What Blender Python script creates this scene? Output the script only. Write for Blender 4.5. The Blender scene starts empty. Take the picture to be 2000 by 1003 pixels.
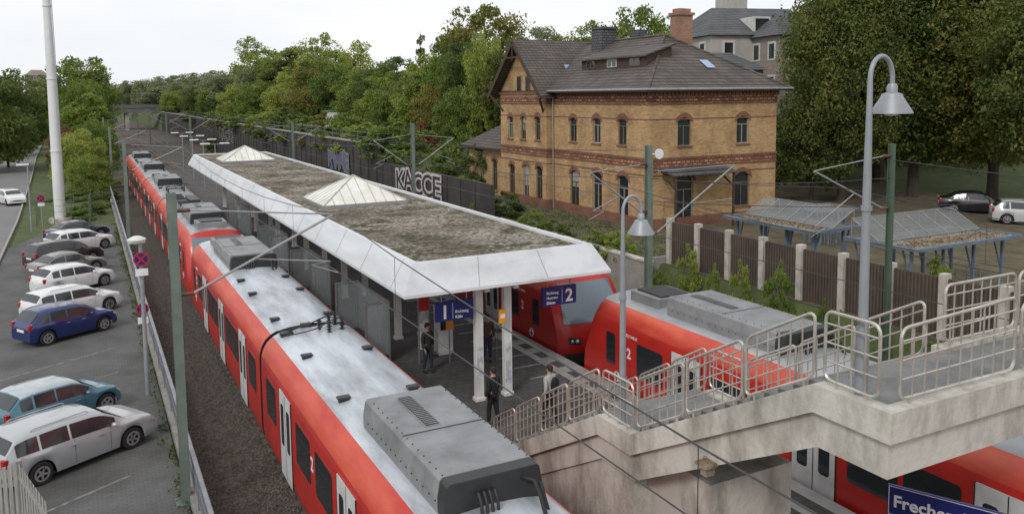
import bpy, bmesh, math, random
import numpy as np
from mathutils import Vector, Matrix
random.seed(7); rng = np.random.default_rng(7)
S = bpy.context.scene; COL = S.collection
R = math.radians; PI = math.pi
# ---------------------------------------------------------------- camera model
F = 1600.; CX = 1000.; CY = 336.; E = 10.5
psi, th, rho = R(27.46), R(5.36), R(.63)
fw = Vector((math.sin(psi)*math.cos(th), math.cos(psi)*math.cos(th), -math.sin(th)))
R0 = Vector((math.cos(psi), -math.sin(psi), 0)); U0 = R0.cross(fw)
RR = R0*math.cos(rho) - U0*math.sin(rho); UU = R0*math.sin(rho) + U0*math.cos(rho)
CAM = Vector((0, 0, E))
def ray(px, py): return fw + RR*((px-CX)/F) + UU*((CY-py)/F)
def atZ(px, py, z): d = ray(px, py); return CAM + d*((z-E)/d.z)
def atX(px, py, x): d = ray(px, py); return CAM + d*(x/d.x)
def atY(px, py, y): d = ray(px, py); return CAM + d*(y/d.y)
def atT(px, py, t): return CAM + ray(px, py)*t
cd = bpy.data.cameras.new('camera'); cam = bpy.data.objects.new('camera', cd); COL.objects.link(cam)
cd.sensor_width = 36; cd.lens = 36*F/2000; cd.shift_y = -(501.5-CY)/2000; cd.clip_end = 6000; cd.clip_start = .1
m = Matrix((RR, UU, -fw)).transposed().to_4x4(); m.translation = CAM; cam.matrix_world = m
S.camera = cam
# ---------------------------------------------------------------- materials
def nt(name):
    m = bpy.data.materials.new(name); m.use_nodes = True
    return m, m.node_tree, m.node_tree.nodes['Principled BSDF']
def rgba(c): return (c[0], c[1], c[2], 1)
def mat(name, col, rough=.6, metal=0, col2=None, scale=3., lo=.35, hi=.65, bump=0, bscale=30., coat=0, detail=6, stretch=None, spec=.5):
    m, t, b = nt(name); N = t.nodes; L = t.links
    tc = N.new('ShaderNodeTexCoord'); src = tc.outputs['Object']
    if stretch:
        mp = N.new('ShaderNodeMapping'); mp.inputs['Scale'].default_value = stretch; L.new(src, mp.inputs[0]); src2 = mp.outputs[0]
    else: src2 = src
    if col2 is None: col2 = tuple(c*.78 for c in col)
    n = N.new('ShaderNodeTexNoise'); n.inputs['Scale'].default_value = scale; n.inputs['Detail'].default_value = detail; n.inputs['Roughness'].default_value = .65
    L.new(src2, n.inputs['Vector'])
    r = N.new('ShaderNodeValToRGB'); r.color_ramp.elements[0].position = lo; r.color_ramp.elements[1].position = hi
    r.color_ramp.elements[0].color = rgba(col2); r.color_ramp.elements[1].color = rgba(col)
    L.new(n.outputs['Fac'], r.inputs[0]); L.new(r.outputs[0], b.inputs['Base Color'])
    b.inputs['Roughness'].default_value = rough; b.inputs['Metallic'].default_value = metal; b.inputs['Coat Weight'].default_value = coat
    b.inputs['Coat Roughness'].default_value = .06; b.inputs['Specular IOR Level'].default_value = spec
    if bump:
        n2 = N.new('ShaderNodeTexNoise'); n2.inputs['Scale'].default_value = bscale; n2.inputs['Detail'].default_value = 4
        L.new(src, n2.inputs['Vector']); bp = N.new('ShaderNodeBump'); bp.inputs['Strength'].default_value = bump; bp.inputs['Distance'].default_value = .05
        L.new(n2.outputs['Fac'], bp.inputs['Height']); L.new(bp.outputs[0], b.inputs['Normal'])
    return m
def brickmat(name, c1, c2, mortar, bw=.25, bh=.075, ms=.008, rough=.85, bump=False, dirt=(.62, .58, .55)):
    m, t, b = nt(name); N = t.nodes; L = t.links
    g = N.new('ShaderNodeNewGeometry'); sp = N.new('ShaderNodeSeparateXYZ'); L.new(g.outputs['Position'], sp.inputs[0])
    ad = N.new('ShaderNodeMath'); L.new(sp.outputs[0], ad.inputs[0]); L.new(sp.outputs[1], ad.inputs[1])
    cb = N.new('ShaderNodeCombineXYZ'); L.new(ad.outputs[0], cb.inputs[0]); L.new(sp.outputs[2], cb.inputs[1])
    br = N.new('ShaderNodeTexBrick'); br.inputs['Scale'].default_value = 1; br.inputs['Brick Width'].default_value = bw; br.inputs['Row Height'].default_value = bh
    br.inputs['Mortar Size'].default_value = ms; br.inputs['Color1'].default_value = rgba(c1); br.inputs['Color2'].default_value = rgba(c2); br.inputs['Mortar'].default_value = rgba(mortar)
    br.inputs['Bias'].default_value = -.1
    L.new(cb.outputs[0], br.inputs['Vector'])
    n = N.new('ShaderNodeTexNoise'); n.inputs['Scale'].default_value = .6; n.inputs['Detail'].default_value = 8; n.inputs['Roughness'].default_value = .7; L.new(g.outputs['Position'], n.inputs['Vector'])
    r = N.new('ShaderNodeValToRGB'); r.color_ramp.elements[0].position = .32; r.color_ramp.elements[0].color = rgba(dirt); r.color_ramp.elements[1].position = .6; r.color_ramp.elements[1].color = (1, 1, 1, 1)
    L.new(n.outputs['Fac'], r.inputs[0])
    mx = N.new('ShaderNodeMix'); mx.data_type = 'RGBA'; mx.blend_type = 'MULTIPLY'; mx.inputs[0].default_value = 1
    L.new(br.outputs['Color'], mx.inputs[6]); L.new(r.outputs[0], mx.inputs[7]); L.new(mx.outputs[2], b.inputs['Base Color'])
    b.inputs['Roughness'].default_value = rough
    if bump:
        bp = N.new('ShaderNodeBump'); bp.inputs['Strength'].default_value = .5; bp.inputs['Distance'].default_value = .03; L.new(br.outputs['Fac'], bp.inputs['Height']); bp.invert = True; L.new(bp.outputs[0], b.inputs['Normal'])
    return m
def tilemat(name, c1, c2): return brickmat(name, c1, c2, (.014, .013, .012), .34, .2, .022, .7, True, (.55, .58, .55))
def leafmat(name, cols, trans=.42):
    m, t, b = nt(name); N = t.nodes; L = t.links
    g = N.new('ShaderNodeNewGeometry'); tc = N.new('ShaderNodeTexCoord'); oi = N.new('ShaderNodeObjectInfo')
    n = N.new('ShaderNodeTexNoise'); n.inputs['Scale'].default_value = .45; n.inputs['Detail'].default_value = 3; L.new(tc.outputs['Object'], n.inputs['Vector'])
    a = N.new('ShaderNodeMath'); a.operation = 'MULTIPLY_ADD'; L.new(g.outputs['Random Per Island'], a.inputs[0]); a.inputs[1].default_value = .3; L.new(n.outputs['Fac'], a.inputs[2])
    s = N.new('ShaderNodeMath'); s.operation = 'MULTIPLY_ADD'; L.new(oi.outputs['Random'], s.inputs[0]); s.inputs[1].default_value = .3; L.new(a.outputs[0], s.inputs[2])
    r = N.new('ShaderNodeValToRGB'); el = r.color_ramp.elements
    el[0].position = .40; el[0].color = rgba(cols[0]); el[1].position = 1.0; el[1].color = rgba(cols[-1])
    for i, c in enumerate(cols[1:-1]):
        e = el.new(.40+.60*(i+1)/(len(cols)-1)); e.color = rgba(c)
    L.new(s.outputs[0], r.inputs[0]); L.new(r.outputs[0], b.inputs['Base Color']); b.inputs['Roughness'].default_value = .6; b.inputs['Specular IOR Level'].default_value = .3
    tr = N.new('ShaderNodeBsdfTranslucent'); L.new(r.outputs[0], tr.inputs[0]); mx = N.new('ShaderNodeMixShader'); mx.inputs[0].default_value = trans
    L.new(b.outputs[0], mx.inputs[1]); L.new(tr.outputs[0], mx.inputs[2]); L.new(mx.outputs[0], N['Material Output'].inputs[0])
    return m
def glassmat(name, col=(.02, .025, .03), rough=.08):
    m, t, b = nt(name); b.inputs['Base Color'].default_value = rgba(col); b.inputs['Roughness'].default_value = rough; b.inputs['Specular IOR Level'].default_value = .8
    return m
def clearmat(name, col, alpha):
    m, t, b = nt(name); b.inputs['Base Color'].default_value = rgba(col); b.inputs['Roughness'].default_value = .25; b.inputs['Alpha'].default_value = alpha
    return m
K = {}
K['red'] = mat('train_red', (.50, .020, .014), .38, 0, (.38, .018, .013), 1.2, .3, .6, coat=.25)
K['redtop'] = mat('train_red_weathered', (.62, .12, .06), .5, 0, (.46, .026, .016), .9, .38, .72, stretch=(1, .3, 1), coat=.1)
K['roofgrey'] = mat('train_roof_grey', (.56, .60, .65), .36, .1, (.27, .29, .32), 1.0, .34, .62, bump=.08, bscale=2, stretch=(1.6, .35, 1), detail=9)
K['roofdark'] = mat('train_roof_dirty', (.36, .38, .40), .5, .1, (.12, .12, .125), 1.3, .3, .66, bump=.12, bscale=3, stretch=(1.4, .5, 1))
K['boxgrey'] = mat('roof_box_grey', (.26, .27, .28), .55, .1, (.16, .165, .17), 1.3, .3, .62, bump=.1, bscale=5)
K['roofsilver'] = mat('train_roof_silver', (.40, .42, .44), .42, .15, (.24, .255, .27), .9, .3, .66, stretch=(1.4, .5, 1))
K['dark'] = mat('dark_rubber', (.018, .018, .02), .6)
K['darkmetal'] = mat('dark_metal', (.05, .052, .055), .5, .4)
K['doorwhite'] = mat('door_light_grey', (.62, .63, .62), .4, 0, (.48, .49, .49), 2)
K['glass'] = glassmat('dark_glass')
K['glassb'] = glassmat('windscreen_glass', (.13, .17, .21), .12)
K['white'] = mat('white_paint', (.70, .70, .69), .5, 0, (.52, .52, .50), 1.2, .3, .55)
K['fascia'] = mat('white_fascia_panel', (.64, .66, .69), .42, 0, (.48, .495, .52), .7, .3, .6, stretch=(1, .25, 2))
K['soffit'] = mat('soffit', (.5, .49, .47), .7)
K['skyl'] = mat('skylight_fibreglass', (.74, .73, .68), .4, 0, (.55, .53, .45), 1.2, .3, .6)
K['concrete'] = mat('concrete', (.52, .50, .45), .85, 0, (.24, .225, .19), 1.1, .36, .57, bump=.35, bscale=9, stretch=(1, 1, .4), detail=10)
K['concrete_d'] = mat('concrete_dark', (.30, .29, .27), .9, 0, (.2, .19, .17), 1.5, .3, .6, bump=.3, bscale=12)
K['bridge'] = mat('bridge_dark', (.12, .12, .12), .9)
K['stair'] = mat('stair_paving', (.2, .2, .2), .85, 0, (.13, .13, .13), 3, bump=.2)
K['steel'] = mat('stainless_tube', (.60, .57, .53), .34, .6, (.42, .38, .33), 3)
K['lamp'] = mat('lamp_grey', (.30, .32, .35), .45, .2, (.24, .255, .28), 2)
K['lampw'] = mat('lamp_diffuser', (.75, .76, .74), .4)
K['mast'] = mat('mast_green_grey', (.17, .22, .19), .6, .2, (.12, .155, .135), 2)
K['mastd'] = mat('mast_dark_green', (.09, .14, .10), .6, .2)
K['galv'] = mat('galvanised_tube', (.36, .36, .36), .45, .5)
K['ins'] = mat('insulator_brown', (.12, .05, .03), .3)
K['wire'] = mat('wire', (.06, .06, .06), .5, .3)
K['road'] = mat('road_asphalt', (.2, .2, .195), .9, 0, (.15, .15, .15), .2, .3, .7)
K['kerb'] = mat('kerb_stone', (.33, .32, .3), .85)
K['ballast'] = mat('ballast', (.12, .098, .08), .95, 0, (.035, .03, .026), 9, .38, .62, bump=1, bscale=14)
K['ballast2'] = mat('ballast_far', (.15, .125, .105), .95, 0, (.075, .06, .05), 5, .35, .65, bump=.6, bscale=9)
K['stone'] = mat('ballast_stone', (.13, .115, .10), .95, 0, (.05, .042, .036), 3)
K['rail'] = mat('rail_steel', (.16, .12, .09), .4, .6)
K['sleeper'] = mat('sleeper', (.14, .12, .10), .9)
K['slab'] = mat('platform_edge_slab', (.36, .36, .34), .8, 0, (.25, .25, .24), 2)
K['grass'] = mat('rough_grass', (.085, .115, .035), .95, 0, (.045, .06, .02), .8, .3, .65, bump=.8, bscale=5)
K['earth'] = mat('leaf_litter', (.13, .10, .06), .95, 0, (.055, .055, .03), .9, .35, .6, bump=.6, bscale=6)
K['brick'] = brickmat('yellow_brick', (.54, .35, .165), (.36, .215, .095), (.30, .24, .16), dirt=(.60, .55, .50))
K['redbrick'] = brickmat('red_brick', (.22, .085, .055), (.16, .06, .04), (.22, .16, .11))
K['tile'] = tilemat('roof_tile_brown', (.135, .108, .095), (.085, .07, .062))
K['slate'] = tilemat('roof_slate', (.12, .123, .135), (.085, .088, .098))
K['wood'] = mat('dark_wood', (.06, .035, .022), .7)
K['frame'] = mat('window_frame', (.15, .12, .095), .6)
K['framel'] = mat('window_frame_pale', (.33, .31, .28), .6)
K['framew'] = mat('window_frame_white', (.6, .6, .58), .5)
K['barrier'] = mat('noise_barrier_brown', (.105, .078, .062), .8, 0, (.065, .05, .042), .8)
K['barrier2'] = mat('noise_barrier_dark', (.055, .05, .048), .85, 0, (.03, .028, .028), .5)
K['postw'] = mat('fence_post_concrete', (.52, .5, .45), .8, 0, (.34, .32, .28), 2)
K['blue'] = mat('blue_frame', (.13, .185, .25), .55, 0, (.09, .13, .18), 2)
K['signblue'] = mat('sign_blue', (.012, .02, .15), .4)
K['signwhite'] = mat('sign_white', (.8, .8, .8), .5)
K['signred'] = mat('sign_red', (.5, .02, .02), .5)
K['orange'] = mat('orange_panel', (.75, .33, .03), .5)
K['bark'] = mat('bark', (.075, .06, .045), .95, 0, (.04, .032, .025), 4)
K['towerw'] = mat('tower_white', (.68, .69, .7), .5, 0, (.6, .61, .62), .5)
K['skin'] = mat('skin', (.45, .27, .2), .6)
K['hair'] = mat('hair', (.03, .02, .015), .8)
K['tyre'] = mat('tyre', (.02, .02, .02), .85)
K['rim'] = mat('rim_alloy', (.5, .5, .51), .35, .7)
K['lightglass'] = glassmat('lamp_glass', (.5, .52, .55), .1)
K['tail'] = glassmat('tail_lamp', (.35, .01, .01), .15)
K['shelterglass'] = clearmat('shelter_glass', (.17, .185, .19), .5)
K['shelterroof'] = mat('shelter_roof_dirty', (.24, .225, .20), .85, 0, (.13, .11, .085), 1.5, .35, .6)
K['wshelter'] = clearmat('wind_glass', (.35, .4, .42), .35)
K['leaflitter'] = mat('fallen_leaves', (.26, .17, .08), .9, 0, (.13, .09, .05), 6, .4, .6)
K['poster'] = mat('peeling_poster', (.35, .4, .46), .8, 0, (.6, .6, .58), 5, .45, .55)
K['lf_dark'] = leafmat('foliage_dark', [(.028, .052, .014), (.055, .095, .022), (.095, .145, .034), (.15, .19, .05)])
K['lf_mid'] = leafmat('foliage_mid', [(.045, .080, .018), (.095, .155, .032), (.15, .22, .045), (.24, .29, .065)])
K['lf_lit'] = leafmat('foliage_light', [(.08, .125, .028), (.165, .235, .045), (.25, .32, .065), (.35, .38, .09)])
K['lf_aut'] = leafmat('foliage_autumn', [(.05, .075, .02), (.105, .14, .032), (.17, .185, .045), (.26, .22, .06)])
K['lf_big'] = leafmat('foliage_big', [(.026, .042, .012), (.056, .084, .022), (.10, .14, .034), (.19, .20, .055)])
K['lf_haze'] = leafmat('foliage_far_haze', [(.11, .14, .075), (.16, .20, .10), (.22, .255, .13), (.30, .31, .17)])  # paler leaf colours paint distance haze into the far crowns
K['lf_red'] = leafmat('foliage_red', [(.08, .06, .025), (.14, .08, .035), (.2, .08, .045), (.25, .11, .06)])
def gravel():
    m, t, b = nt('gravel_with_moss'); N = t.nodes; L = t.links
    tc = N.new('ShaderNodeTexCoord')
    v = N.new('ShaderNodeTexVoronoi'); v.inputs['Scale'].default_value = 10; L.new(tc.outputs['Object'], v.inputs['Vector'])
    r1 = N.new('ShaderNodeValToRGB'); r1.color_ramp.elements[0].color = (.045, .038, .03, 1); r1.color_ramp.elements[1].color = (.36, .33, .29, 1)
    sep = N.new('ShaderNodeSeparateColor'); L.new(v.outputs['Color'], sep.inputs[0]); L.new(sep.outputs[0], r1.inputs[0])
    n0 = N.new('ShaderNodeTexNoise'); n0.inputs['Scale'].default_value = .35; n0.inputs['Detail'].default_value = 5; L.new(tc.outputs['Object'], n0.inputs['Vector'])
    r0 = N.new('ShaderNodeValToRGB'); r0.color_ramp.elements[0].position = .35; r0.color_ramp.elements[0].color = (.52, .46, .38, 1); r0.color_ramp.elements[1].position = .62; r0.color_ramp.elements[1].color = (1.1, 1.06, 1.0, 1); L.new(n0.outputs['Fac'], r0.inputs[0])
    mm = N.new('ShaderNodeMix'); mm.data_type = 'RGBA'; mm.blend_type = 'MULTIPLY'; mm.inputs[0].default_value = 1; L.new(r1.outputs[0], mm.inputs[6]); L.new(r0.outputs[0], mm.inputs[7])
    n = N.new('ShaderNodeTexNoise'); n.inputs['Scale'].default_value = .8; n.inputs['Detail'].default_value = 10; n.inputs['Roughness'].default_value = .75; L.new(tc.outputs['Object'], n.inputs['Vector'])
    r2 = N.new('ShaderNodeValToRGB'); r2.color_ramp.elements[0].position = .53; r2.color_ramp.elements[1].position = .57; L.new(n.outputs['Fac'], r2.inputs[0])
    mx = N.new('ShaderNodeMix'); mx.data_type = 'RGBA'; L.new(r2.outputs[0], mx.inputs[0]); L.new(mm.outputs[2], mx.inputs[6])
    n3 = N.new('ShaderNodeTexNoise'); n3.inputs['Scale'].default_value = 5; L.new(tc.outputs['Object'], n3.inputs['Vector'])
    r3 = N.new('ShaderNodeValToRGB'); r3.color_ramp.elements[0].position = .4; r3.color_ramp.elements[1].position = .62; r3.color_ramp.elements[0].color = (.022, .02, .012, 1); r3.color_ramp.elements[1].color = (.08, .08, .025, 1)
    L.new(n3.outputs['Fac'], r3.inputs[0]); L.new(r3.outputs[0], mx.inputs[7]); L.new(mx.outputs[2], b.inputs['Base Color']); b.inputs['Roughness'].default_value = .95
    bp = N.new('ShaderNodeBump'); bp.inputs['Strength'].default_value = .8; bp.inputs['Distance'].default_value = .04; L.new(v.outputs['Distance'], bp.inputs['Height']); L.new(bp.outputs[0], b.inputs['Normal'])
    return m
K['gravel'] = gravel()
def pavers(name, c1, c2, mo, bw, bh, ms=.02, lo=(.62, .62, .58)):
    m, t, b = nt(name); N = t.nodes; L = t.links
    tc = N.new('ShaderNodeTexCoord'); br = N.new('ShaderNodeTexBrick'); br.inputs['Scale'].default_value = 1; br.inputs['Brick Width'].default_value = bw; br.inputs['Row Height'].default_value = bh
    br.inputs['Mortar Size'].default_value = ms; br.inputs['Color1'].default_value = rgba(c1); br.inputs['Color2'].default_value = rgba(c2); br.inputs['Mortar'].default_value = rgba(mo)
    L.new(tc.outputs['Object'], br.inputs['Vector'])
    n = N.new('ShaderNodeTexNoise'); n.inputs['Scale'].default_value = .35; n.inputs['Detail'].default_value = 9; n.inputs['Roughness'].default_value = .7; L.new(tc.outputs['Object'], n.inputs['Vector'])
    r = N.new('ShaderNodeValToRGB'); r.color_ramp.elements[0].position = .35; r.color_ramp.elements[0].color = rgba(lo); r.color_ramp.elements[1].position = .62; r.color_ramp.elements[1].color = (1.15, 1.15, 1.13, 1)
    L.new(n.outputs['Fac'], r.inputs[0]); mx = N.new('ShaderNodeMix'); mx.data_type = 'RGBA'; mx.blend_type = 'MULTIPLY'; mx.inputs[0].default_value = 1
    L.new(br.outputs['Color'], mx.inputs[6]); L.new(r.outputs[0], mx.inputs[7]); L.new(mx.outputs[2], b.inputs['Base Color']); b.inputs['Roughness'].default_value = .9
    return m
K['pave'] = pavers('parking_pavers', (.112, .112, .114), (.100, .100, .102), (.078, .080, .075), .22, .11, .01)
K['platpave'] = pavers('platform_pavers', (.095, .093, .092), (.076, .075, .075), (.035, .035, .035), .3, .3, .012)
# ---------------------------------------------------------------- mesh builder
class MB:
    def __init__(s): s.v = []; s.f = []; s.m = []
    def add(s, vs, fs, mi=0):
        n = len(s.v); s.v += [tuple(v) for v in vs]; s.f += [tuple(i+n for i in f) for f in fs]; s.m += [mi]*len(fs); return s
    def box(s, x0, x1, y0, y1, z0, z1, mi=0):
        return s.add([(x0,y0,z0),(x1,y0,z0),(x1,y1,z0),(x0,y1,z0),(x0,y0,z1),(x1,y0,z1),(x1,y1,z1),(x0,y1,z1)],
                     [(0,3,2,1),(4,5,6,7),(0,1,5,4),(1,2,6,5),(2,3,7,6),(3,0,4,7)], mi)
    def bar(s, a, b, w, h, mi=0, up=(0,0,1)):
        a = Vector(a); b = Vector(b); d = (b-a).normalized(); up = Vector(up)
        if abs(d.dot(up)) > .98: up = Vector((0, 1, 0)) if abs(d.y) < .9 else Vector((1, 0, 0))
        sd = d.cross(up).normalized()*(w/2); u = sd.cross(d).normalized()*(h/2)
        vs = [a-sd-u, a+sd-u, a+sd+u, a-sd+u, b-sd-u, b+sd-u, b+sd+u, b-sd+u]
        return s.add(vs, [(0,1,2,3),(7,6,5,4),(0,4,5,1),(1,5,6,2),(2,6,7,3),(3,7,4,0)], mi)
    def tube(s, pts, r, seg=8, mi=0, closed=False):
        pts = [Vector(p) for p in pts]; n = len(pts); rs = r if isinstance(r, (list, tuple)) else [r]*n
        t0 = (pts[1]-pts[0]).normalized(); nrm = t0.orthogonal().normalized(); vs = []
        for i, p in enumerate(pts):
            if closed: t = (pts[(i+1) % n]-pts[i-1])
            else: t = (pts[min(i+1, n-1)]-pts[max(i-1, 0)])
            t = t.normalized() if t.length > 1e-9 else t0
            nrm = (nrm - t*nrm.dot(t)); nrm = nrm.normalized() if nrm.length > 1e-6 else t.orthogonal().normalized()
            bn = t.cross(nrm)
            for k in range(seg):
                a = 2*PI*k/seg; vs.append(p+(nrm*math.cos(a)+bn*math.sin(a))*rs[i])
        fs = []
        for i in range(n if closed else n-1):
            j = (i+1) % n
            for k in range(seg):
                l = (k+1) % seg; fs.append((i*seg+k, i*seg+l, j*seg+l, j*seg+k))
        if not closed: fs.append(tuple(range(seg))[::-1]); fs.append(tuple((n-1)*seg+k for k in range(seg)))
        return s.add(vs, fs, mi)
    def lathe(s, prof, c=(0,0,0), seg=16, mi=0, axis='z'):
        vs = []; fs = []; n = len(prof)
        for k in range(seg):
            a = 2*PI*k/seg
            for r, z in prof:
                if axis == 'z': vs.append((c[0]+r*math.cos(a), c[1]+r*math.sin(a), c[2]+z))
                elif axis == 'y': vs.append((c[0]+r*math.cos(a), c[1]+z, c[2]+r*math.sin(a)))
                else: vs.append((c[0]+z, c[1]+r*math.cos(a), c[2]+r*math.sin(a)))
        for k in range(seg):
            l = (k+1) % seg
            for i in range(n-1): fs.append((k*n+i, l*n+i, l*n+i+1, k*n+i+1))
        return s.add(vs, fs, mi)
    def prism(s, poly, vec, mi=0):
        n = len(poly); vec = Vector(vec); p = [Vector(q) for q in poly]
        vs = p+[q+vec for q in p]; fs = [tuple(range(n))[::-1], tuple(range(n, 2*n))]
        for i in range(n): j = (i+1) % n; fs.append((i, j, j+n, i+n))
        return s.add(vs, fs, mi)
    def sph(s, c, r, seg=12, rings=8, mi=0):
        if not isinstance(r, (tuple, list)): r = (r, r, r)
        vs = []; fs = []
        for i in range(rings+1):
            a = PI*i/rings
            for k in range(seg):
                b = 2*PI*k/seg; vs.append((c[0]+r[0]*math.sin(a)*math.cos(b), c[1]+r[1]*math.sin(a)*math.sin(b), c[2]+r[2]*math.cos(a)))
        for i in range(rings):
            for k in range(seg):
                l = (k+1) % seg; fs.append((i*seg+k, (i+1)*seg+k, (i+1)*seg+l, i*seg+l))
        return s.add(vs, fs, mi)
    def rrect(s, o, ud, vd, nd, u0, u1, v0, v1, r, depth, mi=0, off=0):
        o = Vector(o); ud = Vector(ud); vd = Vector(vd); nd = Vector(nd); pts = []
        for cx, cy, a0 in ((u1-r, v0+r, -90), (u1-r, v1-r, 0), (u0+r, v1-r, 90), (u0+r, v0+r, 180)):
            for k in range(4):
                a = R(a0+30*k); pts.append(o+ud*(cx+r*math.cos(a))+vd*(cy+r*math.sin(a))+nd*off)
        return s.prism(pts, nd*depth, mi)
    def build(s, name, mats, parent=None, smooth=False, bevel=0):
        me = bpy.data.meshes.new(name); me.from_pydata(s.v, [], s.f)
        if not isinstance(mats, (list, tuple)): mats = [mats]
        for q in mats: me.materials.append(q)
        me.polygons.foreach_set('material_index', s.m)
        bm = bmesh.new(); bm.from_mesh(me)
        bmesh.ops.recalc_face_normals(bm, faces=bm.faces); bm.to_mesh(me); bm.free()
        if smooth:
            me.polygons.foreach_set('use_smooth', [True]*len(me.polygons))
            try: me.set_sharp_from_angle(angle=R(38))
            except Exception: pass
        o = bpy.data.objects.new(name, me); COL.objects.link(o)
        if parent: o.parent = parent
        if bevel:
            b = o.modifiers.new('bevel', 'BEVEL'); b.width = bevel; b.segments = 2; b.limit_method = 'ANGLE'
        return o
def tag(o, label, cat, group=None, kind=None):
    o['label'] = label; o['category'] = cat
    if group: o['group'] = group
    if kind: o['kind'] = kind
    return o
def thing(name, label, cat, loc=(0,0,0), rz=0, group=None):
    o = bpy.data.objects.new(name, None); COL.objects.link(o); o.location = loc; o.rotation_euler = (0, 0, rz); o.empty_display_size = .2
    return tag(o, label, cat, group)
def struct(o):
    o['kind'] = 'structure'; return o
def dup(root, loc=None, rz=None, label=None, group=None, par=None):
    r = root.copy(); COL.objects.link(r)
    if par: r.parent = par
    if loc is not None: r.location = loc
    if rz is not None: r.rotation_euler = (0, 0, rz)
    if label: r['label'] = label
    if group: r['group'] = group
    for ch in list(root.children): dup(ch, par=r)
    return r
def textobj(txt, size, o, ud, vd, material, parent=None, name='lettering', ext=.004, bold=.0, sx=1.):
    cu = bpy.data.curves.new('t', 'FONT'); cu.body = txt; cu.size = size; cu.extrude = ext; cu.offset = bold
    cu.resolution_u = 3
    t = bpy.data.objects.new('t', cu); COL.objects.link(t)
    bpy.context.view_layer.update()
    me = bpy.data.meshes.new_from_object(t.evaluated_get(bpy.context.evaluated_depsgraph_get()))
    bpy.data.objects.remove(t)
    ud = Vector(ud); vd = Vector(vd); nd = ud.cross(vd); M4 = Matrix((ud*sx, vd, nd)).transposed().to_4x4(); M4.translation = Vector(o)
    me.transform(M4); me.materials.clear(); me.materials.append(material); me.name = name
    ob = bpy.data.objects.new(name, me); COL.objects.link(ob)
    if parent: ob.parent = parent
    return ob
# ---------------------------------------------------------------- terrain and ground
xs = [-2500, -400, -60, -16, 1.95, 2.05, 22.9, 24.5, 26.5, 60, 110, 400, 2500]
ysr = [-300, 0, 30, 62, 67, 72, 120, 200, 330, 500, 3000]
def gh(x, y):
    if x <= 1.96: return .22 if x > -30 else 1.5
    if x < 23: return -.4
    far = max(0, min(1, (y-62)/10))
    base = 2.25 if x < 61 else 4
    hi = 5.0+max(0, min(1, (x-24)/40))*4
    return base*(1-far)+hi*far
mb = MB(); vs = [(x, y, gh(x, y)) for y in ysr for x in xs]; nx = len(xs)
mb.add(vs, [(j*nx+i, j*nx+i+1, (j+1)*nx+i+1, (j+1)*nx+i) for j in range(len(ysr)-1) for i in range(nx-1)])
struct(mb.build('ground', K['grass']))
mb = MB(); mb.add([(2.06, -60, -.19), (23.2, -60, -.19), (23.2, 420, -.19), (2.06, 420, -.19)], [(0, 1, 2, 3)]); struct(mb.build('trackbed', K['ballast']))
mb = MB(); mb.add([(-5.2, 12, .30), (1.82, 12, .30), (1.82, 74, .30), (-2.6, 74, .30), (-5.2, 66, .30)], [(0, 1, 2, 3, 4)]); struct(mb.build('parking_lot', K['pave']))
rl = [(-16, 10), (-13.5, 50), (-12.5, 80), (-12.2, 120), (-12.4, 170), (-13.5, 240)]
rr = [(-5.35, 10), (-5.3, 50), (-5.6, 80), (-6.6, 120), (-8.2, 170), (-9.6, 240)]
mb = MB(); vs = [(x, y, .304) for x, y in rl]+[(x, y, .304) for x, y in rr]; n = len(rl)
mb.add(vs, [(i, i+n, i+n+1, i+1) for i in range(n-1)]); struct(mb.build('road', K['road']))
mb = MB()
for (a, b) in zip(rr[:-1], rr[1:]): mb.bar((a[0]+.08, a[1], .35), (b[0]+.08, b[1], .35), .15, .16)
struct(mb.build('kerb', K['kerb']))
mb = MB(); d = Vector((math.cos(R(31)), math.sin(R(31)), 0))
for yy in (22.6, 32.2, 35.6):
    a = Vector((-3.6, yy-1.2, .304)); b = a+d*4.9; s_ = Vector((-d.y, d.x, 0))*.05; mb.add([a-s_, b-s_, b+s_, a+s_], [(0, 1, 2, 3)])
struct(mb.build('parking_bay_markings', mat('bay_line_paving', (.22, .22, .215), .9, 0, (.11, .11, .11), 4, .4, .6)))
mb = MB(); mb.add([(24.6, -20, 2.27), (75, -20, 2.27), (75, 64, 2.27), (24.6, 64, 2.27)], [(0, 1, 2, 3)]); struct(mb.build('station_forecourt', K['earth']))
mb = MB(); mb.box(7.38, 15.02, -12, 118, -.19, .90, 0); mb.box(7.34, 15.08, -12, 118, .905, .96, 1); struct(mb.build('platform', [K['concrete_d'], K['platpave']]))
mb = MB()
for x0, x1 in ((7.35, 7.72), (8.05, 8.33), (14.0, 14.28), (14.66, 15.07)): mb.box(x0, x1, -12, 118, .9605, .966)
for k in range(40):
    y = 14+k*1.2
    mb.box(14.29, 14.65, y, y+.55, .9605, .965); mb.box(12.9, 13.98, y, y+.08, .9605, .964)
struct(mb.build('platform_edge_markings', K['slab']))
XT = 5.72
def track(xc, y0, y1, label):
    t = thing('railway_track', label, 'railway track', (0, 0, 0), 0, 'railway tracks')
    for s in (-1, 1):
        a = MB(); x = xc+s*.75; a.box(x-.035, x+.035, y0, y1, -.04, 0.0); a.box(x-.012, x+.012, y0, y1, -.13, -.041); a.box(x-.07, x+.07, y0, y1, -.15, -.131)
        a.build('rail', K['rail'], t)
    b = MB(); y = y0
    while y < min(y1, 230): b.box(xc-1.3, xc+1.3, y, y+.26, -.2, -.152); y += .62
    b.build('sleepers', K['sleeper'], t)
track(XT, -20, 400, 'left railway track under the red train beside the parking lot')
track(16.7, -20, 400, 'middle railway track along the right platform edge')
track(21.6, -20, 400, 'empty railway track between the right train and the brown fence')
track(11.0, 135, 400, 'distant railway track starting beyond the end of the platform')
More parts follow.
